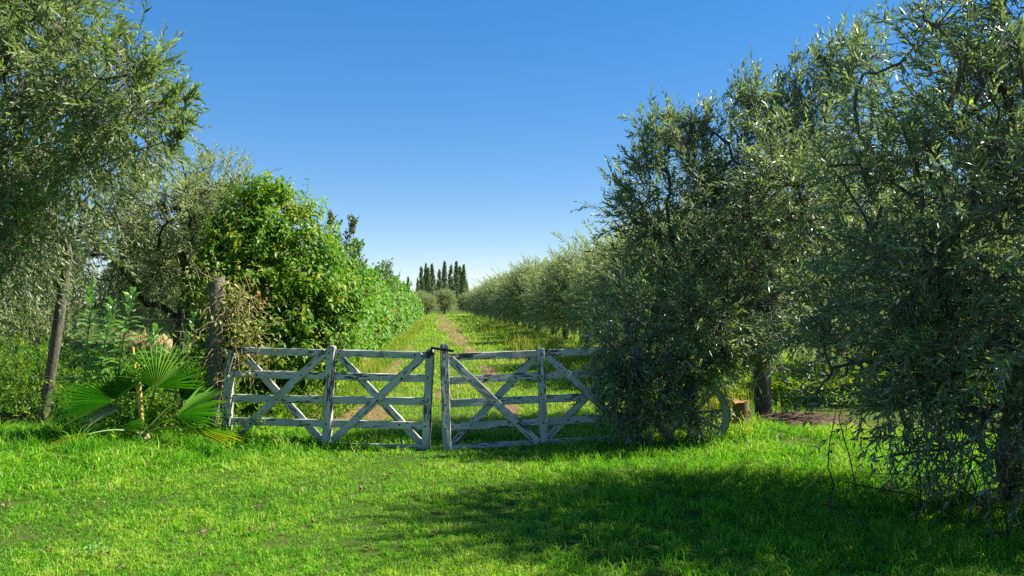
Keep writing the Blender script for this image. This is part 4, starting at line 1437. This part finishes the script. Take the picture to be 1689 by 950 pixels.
# ------------------------------------------------------------------ cart wheel
def cart_wheel():
    Y = 9.72
    c = np.array(at(1141, 682, Y))
    R = 61 / FPX * Y
    base = Vector((c[0], Y, float(height(c[0], Y))))
    root = empty('cart_wheel', base)
    b = np.array(base)
    tilt = .10
    ex = np.array([.985, -.17, 0]); ez = np.array([0, math.sin(tilt), math.cos(tilt)]); ey = np.cross(ez, ex)
    P = lambda r, a, d=0.: c + ex * r * math.cos(a) + ez * r * math.sin(a) + ey * d - b

    def ring(r0, r1, d, k=40):
        mb = MB(); v = []
        for q in range(k):
            a = q * 2 * math.pi / k
            v += [P(r0, a, -d), P(r1, a, -d), P(r1, a, d), P(r0, a, d)]
        f = []
        for q in range(k):
            i, j = q * 4, ((q + 1) % k) * 4
            f += [[i + s, i + (s + 1) % 4, j + (s + 1) % 4, j + s] for s in range(4)]
        mb.add(v, f); return mb
    ring(R - .085, R - .008, .03).build('rim', M['wheel'], root)
    ring(R - .0075, R, .031).build('iron_tyre', M['iron'], root)
    mb = MB(); mb.tube([P(0, 0, -.14), P(0, 0, -.08), P(0, 0, .08), P(0, 0, .12)], [.055, .08, .08, .05], 14); mb.build('hub', M['bark_dark'], root, smooth=True)
    mb = MB(); mb.tube([P(0, 0, -.115), P(0, 0, -.10)], [.075, .078], 14); mb.build('hub_band', M['iron'], root)
    for q in range(10):
        a = q * math.pi / 5 + .12
        mb = MB(); mb.tube([P(.07, a), P(R * .5, a), P(R - .07, a)], [.026, .021, .024], 6); mb.build('spoke', M['wheel'], root, smooth=True)
    tag(root, 'old wooden cart wheel half hidden by olive boughs beside the gate', 'wheel')


M['wheel'] = bark_mat('weathered_wheel_wood', (.14, .145, .125), (.36, .37, .33), scale=14)
cart_wheel()


# ------------------------------------------------------------------ stumps, soil, straw
def stump(label, x, ybase, Y, w, h, seed, mat='stump'):
    rng = np.random.default_rng(seed)
    bx = xat(x, Y)
    b = Vector((bx, Y, float(height(bx, Y))))
    root = empty('tree_stump', b)
    mb = MB(); k = 14; a = np.arange(k) * 2 * math.pi / k
    rows = []
    for z, s in ((-.06, 1.25), (.04, 1.12), (h * .5, .98), (h, .94)):
        r = w / 2 * s * (1 + rng.normal(0, .06, k))
        rows.append(np.stack([r * np.cos(a), r * np.sin(a), np.full(k, z) + (rng.normal(0, .02, k) if z == h else 0)], 1))
    V = np.concatenate(rows); f = [[i * k + q, i * k + (q + 1) % k, (i + 1) * k + (q + 1) % k, (i + 1) * k + q] for i in range(3) for q in range(k)]
    mb.add(V, f); mb.build('bark', M[mat], root, smooth=True)
    mb = MB(); t = np.concatenate([rows[-1] * np.array([[.93, .93, 1]]) + np.array([[0, 0, .004]]), [[0, 0, h + .006]]])
    mb.add(t, [[q, (q + 1) % k, k] for q in range(k)]); mb.build('cut_face', M['cut'], root)
    tag(root, label, 'stump')


stump('brown sawn stump on the grassy mound beside the cart wheel', 1221, 705, 10.0, .20, .33, 95)
stump('small pale stump under the bushy broadleaf tree', 518, 655, 12.3, .15, .30, 96)


def mound(name, label, cat, cx, cy, rx, ry, h, mat, seed, straw=0, kind=None):
    rng = np.random.default_rng(seed)
    k, m = 30, 10
    v = [(0, 0, h)]
    for i in range(1, m + 1):
        for q in range(k):
            a = q * 2 * math.pi / k; r = i / m * (1 + .08 * math.sin(3 * a + seed) + rng.normal(0, .03))
            z = h * math.sqrt(max(0, 1 - (i / m) ** 2.4)) * (1 + rng.normal(0, .07)) - (.05 if i == m else 0)
            v.append((rx * r * math.cos(a), ry * r * math.sin(a), z))
    f3 = [[0, 1 + q, 1 + (q + 1) % k] for q in range(k)]
    f4 = [[1 + (i - 1) * k + q, 1 + i * k + q, 1 + i * k + (q + 1) % k, 1 + (i - 1) * k + (q + 1) % k] for i in range(1, m) for q in range(k)]
    mb = MB(); mb.add(v, f3); mb.f4.append(np.array(f4)); mb.m4.append(np.zeros(len(f4), int))
    root = empty(name, (cx, cy, float(height(cx, cy))))
    mb.build('heap', M[mat], root, smooth=True)
    if straw:
        a = rng.uniform(0, 6.28, straw); r = np.sqrt(rng.random(straw))
        P = np.stack([rx * r * np.cos(a), ry * r * np.sin(a), h * np.sqrt(np.clip(1 - r ** 2.4, 0, 1))], 1)
        mb = MB(); d = rng.normal(size=(straw, 3)) + np.array([[0, 0, .5]])
        mb.kites(P, d, rng.normal(size=(straw, 3)), rng.uniform(.05, .14, straw), np.full(straw, .012), rng.uniform(.5, 1, straw))
        tag(mb.build('straw' if mat == 'straw' else 'litter', M['dry_grass'] if mat == 'straw' else M['dead'], root), kind='stuff')
    tag(root, label, cat, kind=kind)


mound('soil_heap', 'low dark heap of soil and leaf litter under the olive by the gate', 'soil', 4.0, 11.2, .85, .6, .16, 'soil', 97, 260)
mound('hay_heap', 'pale heap of dry hay seen through the wire fence', 'hay', xat(243, 17), 17, 1.0, .6, 1.02, 'straw', 98, 2600)
mound('brush_heap', 'low pinkish brown heap of dry brush behind the leaning olive trunk', 'brush', xat(95, 15), 15, 1.3, .7, .98, 'straw', 99, 900)


# the sawn limb showing in the olive by the gate
def sawn_limb():
    a = np.array(at(1300, 407, 10.5)); c = np.array(at(1258, 404, 10.25))
    root = [o for o in bpy.data.objects if o.get('label', '').startswith('tall olive tree beside')][0]
    b = np.array(root.location)
    mb = MB(); mb.tube([np.array([3.5, 11.5, 2.0]) - b, a + np.array([.25, .3, -.1]) - b, a - b, c - b], [.06, .058, .054, .05], 9, cap=True)
    o = mb.build('sawn_limb', M['bark'], root, smooth=True)
    d = nrm(c - a)
    mb = MB(); mb.tube([c - b + d * .001, c - b + d * .006], [.047, .045], 9); mb.build('cut_face', M['cut'], o)
    mb = MB(); mb.tube([a - b, np.array(at(1240, 385, 10.35)) - b, np.array(at(1170, 340, 10.4)) - b], [.022, .018, .008], 6); mb.build('bare_branch', M['bark'], o, smooth=True)


sawn_limb()


# ------------------------------------------------------------------ litter on the lawn
def litter():
    rng = np.random.default_rng(101)
    def dead_mesh():
        mb = MB(); m = 6
        for q in range(m):
            d = rng.normal(size=(1, 3)); d[0, 2] = abs(d[0, 2]) * .5 + .15
            mb.broad(rng.normal(0, .012, (1, 3)) + np.array([[0, 0, .018]]), d, rng.normal(size=(1, 3)) + np.array([[0, 0, .6]]), [rng.uniform(.03, .06)], [rng.uniform(.018, .035)], rng.uniform(0, 1), 0, fold=.35, droop=.2)
        return mb.mesh('dead_leaf', [M['dead']])
    ms = [dead_mesh() for _ in range(4)]
    spots = [(335, 886), (86, 917), (600, 803), (425, 843), (417, 884), (450, 882), (608, 913), (598, 815), (800, 801), (777, 812), (877, 775), (948, 743), (205, 946), (178, 925), (720, 890), (880, 835), (1050, 905), (1035, 885), (640, 792), (310, 765), (235, 800), (820, 762), (700, 775), (520, 870), (15, 840)]
    for i, (x, y) in enumerate(spots):
        Y = EYE / -ray(x, y).z
        X = xat(x, Y)
        o = bpy.data.objects.new('dead_leaf', ms[i % 4])
        COL.objects.link(o)
        o.location = (X, Y, float(height(X, Y)) + .012)
        o.rotation_euler = (0, 0, rng.uniform(0, 6.28)); s = rng.uniform(.55, 1.1); o.scale = (s, s, s)
        side = 'in the shade of the nearest olive' if (X > .2 and Y < 8.4) else 'on the sunlit lawn'
        tag(o, 'small curled brown dead leaf lying ' + side, 'leaf', 'dead leaves ' + side)
    # a low broad-leaved weed in the foreground
    x, y = 150, 922
    Y = EYE / -ray(x, y).z; X = xat(x, Y)
    mb = MB(); m = 14
    a = np.arange(m) * 2.4; r = .02 + .012 * np.arange(m)
    P = np.stack([r * np.cos(a) * .6, r * np.sin(a) * .6, .05 + rng.uniform(0, .03, m)], 1)
    mb.broad(P, np.stack([np.cos(a), np.sin(a), np.full(m, .25)], 1), np.tile([[0, 0, 1.0]], (m, 1)) + rng.normal(0, .2, (m, 3)), rng.uniform(.035, .06, m), rng.uniform(.022, .034, m), rng.uniform(.5, 1, m), 0)
    mb.prisms(np.zeros((m, 3)), P, .002, .0015, .5, 0)
    tag(mb.build('clover_weed', M['weed'], loc=(X, Y, float(height(X, Y)))), 'low pale leafed weed rosette in the foreground lawn', 'weed')
    for i, (x, y) in enumerate([(1237, 921), (1322, 930)]):
        Y = EYE / -ray(x, y).z; X = xat(x, Y)
        root = empty('yellow_flower', (X, Y, float(height(X, Y))))
        mb = MB(); mb.tube([(0, 0, 0), (.005, 0, .05), (.0, 0, .085)], .0015, 4); mb.build('stem', M['petiole'], root)
        mb = MB(); k = 9; a = np.arange(k) * 2 * math.pi / k
        mb.kites(np.tile([[0, 0, .085]], (k, 1)), np.stack([np.cos(a), np.sin(a), np.full(k, .35)], 1), np.tile([[0, 0, 1.0]], (k, 1)), np.full(k, .014), np.full(k, .008), .5)
        mb.build('petals', M['flower'], root)
        tag(root, ['tiny yellow flower in the shaded lawn below the grassy mound', 'tiny yellow flower in the shade nearer the dark olive'][i], 'flower', 'yellow flowers in the lawn')


litter()
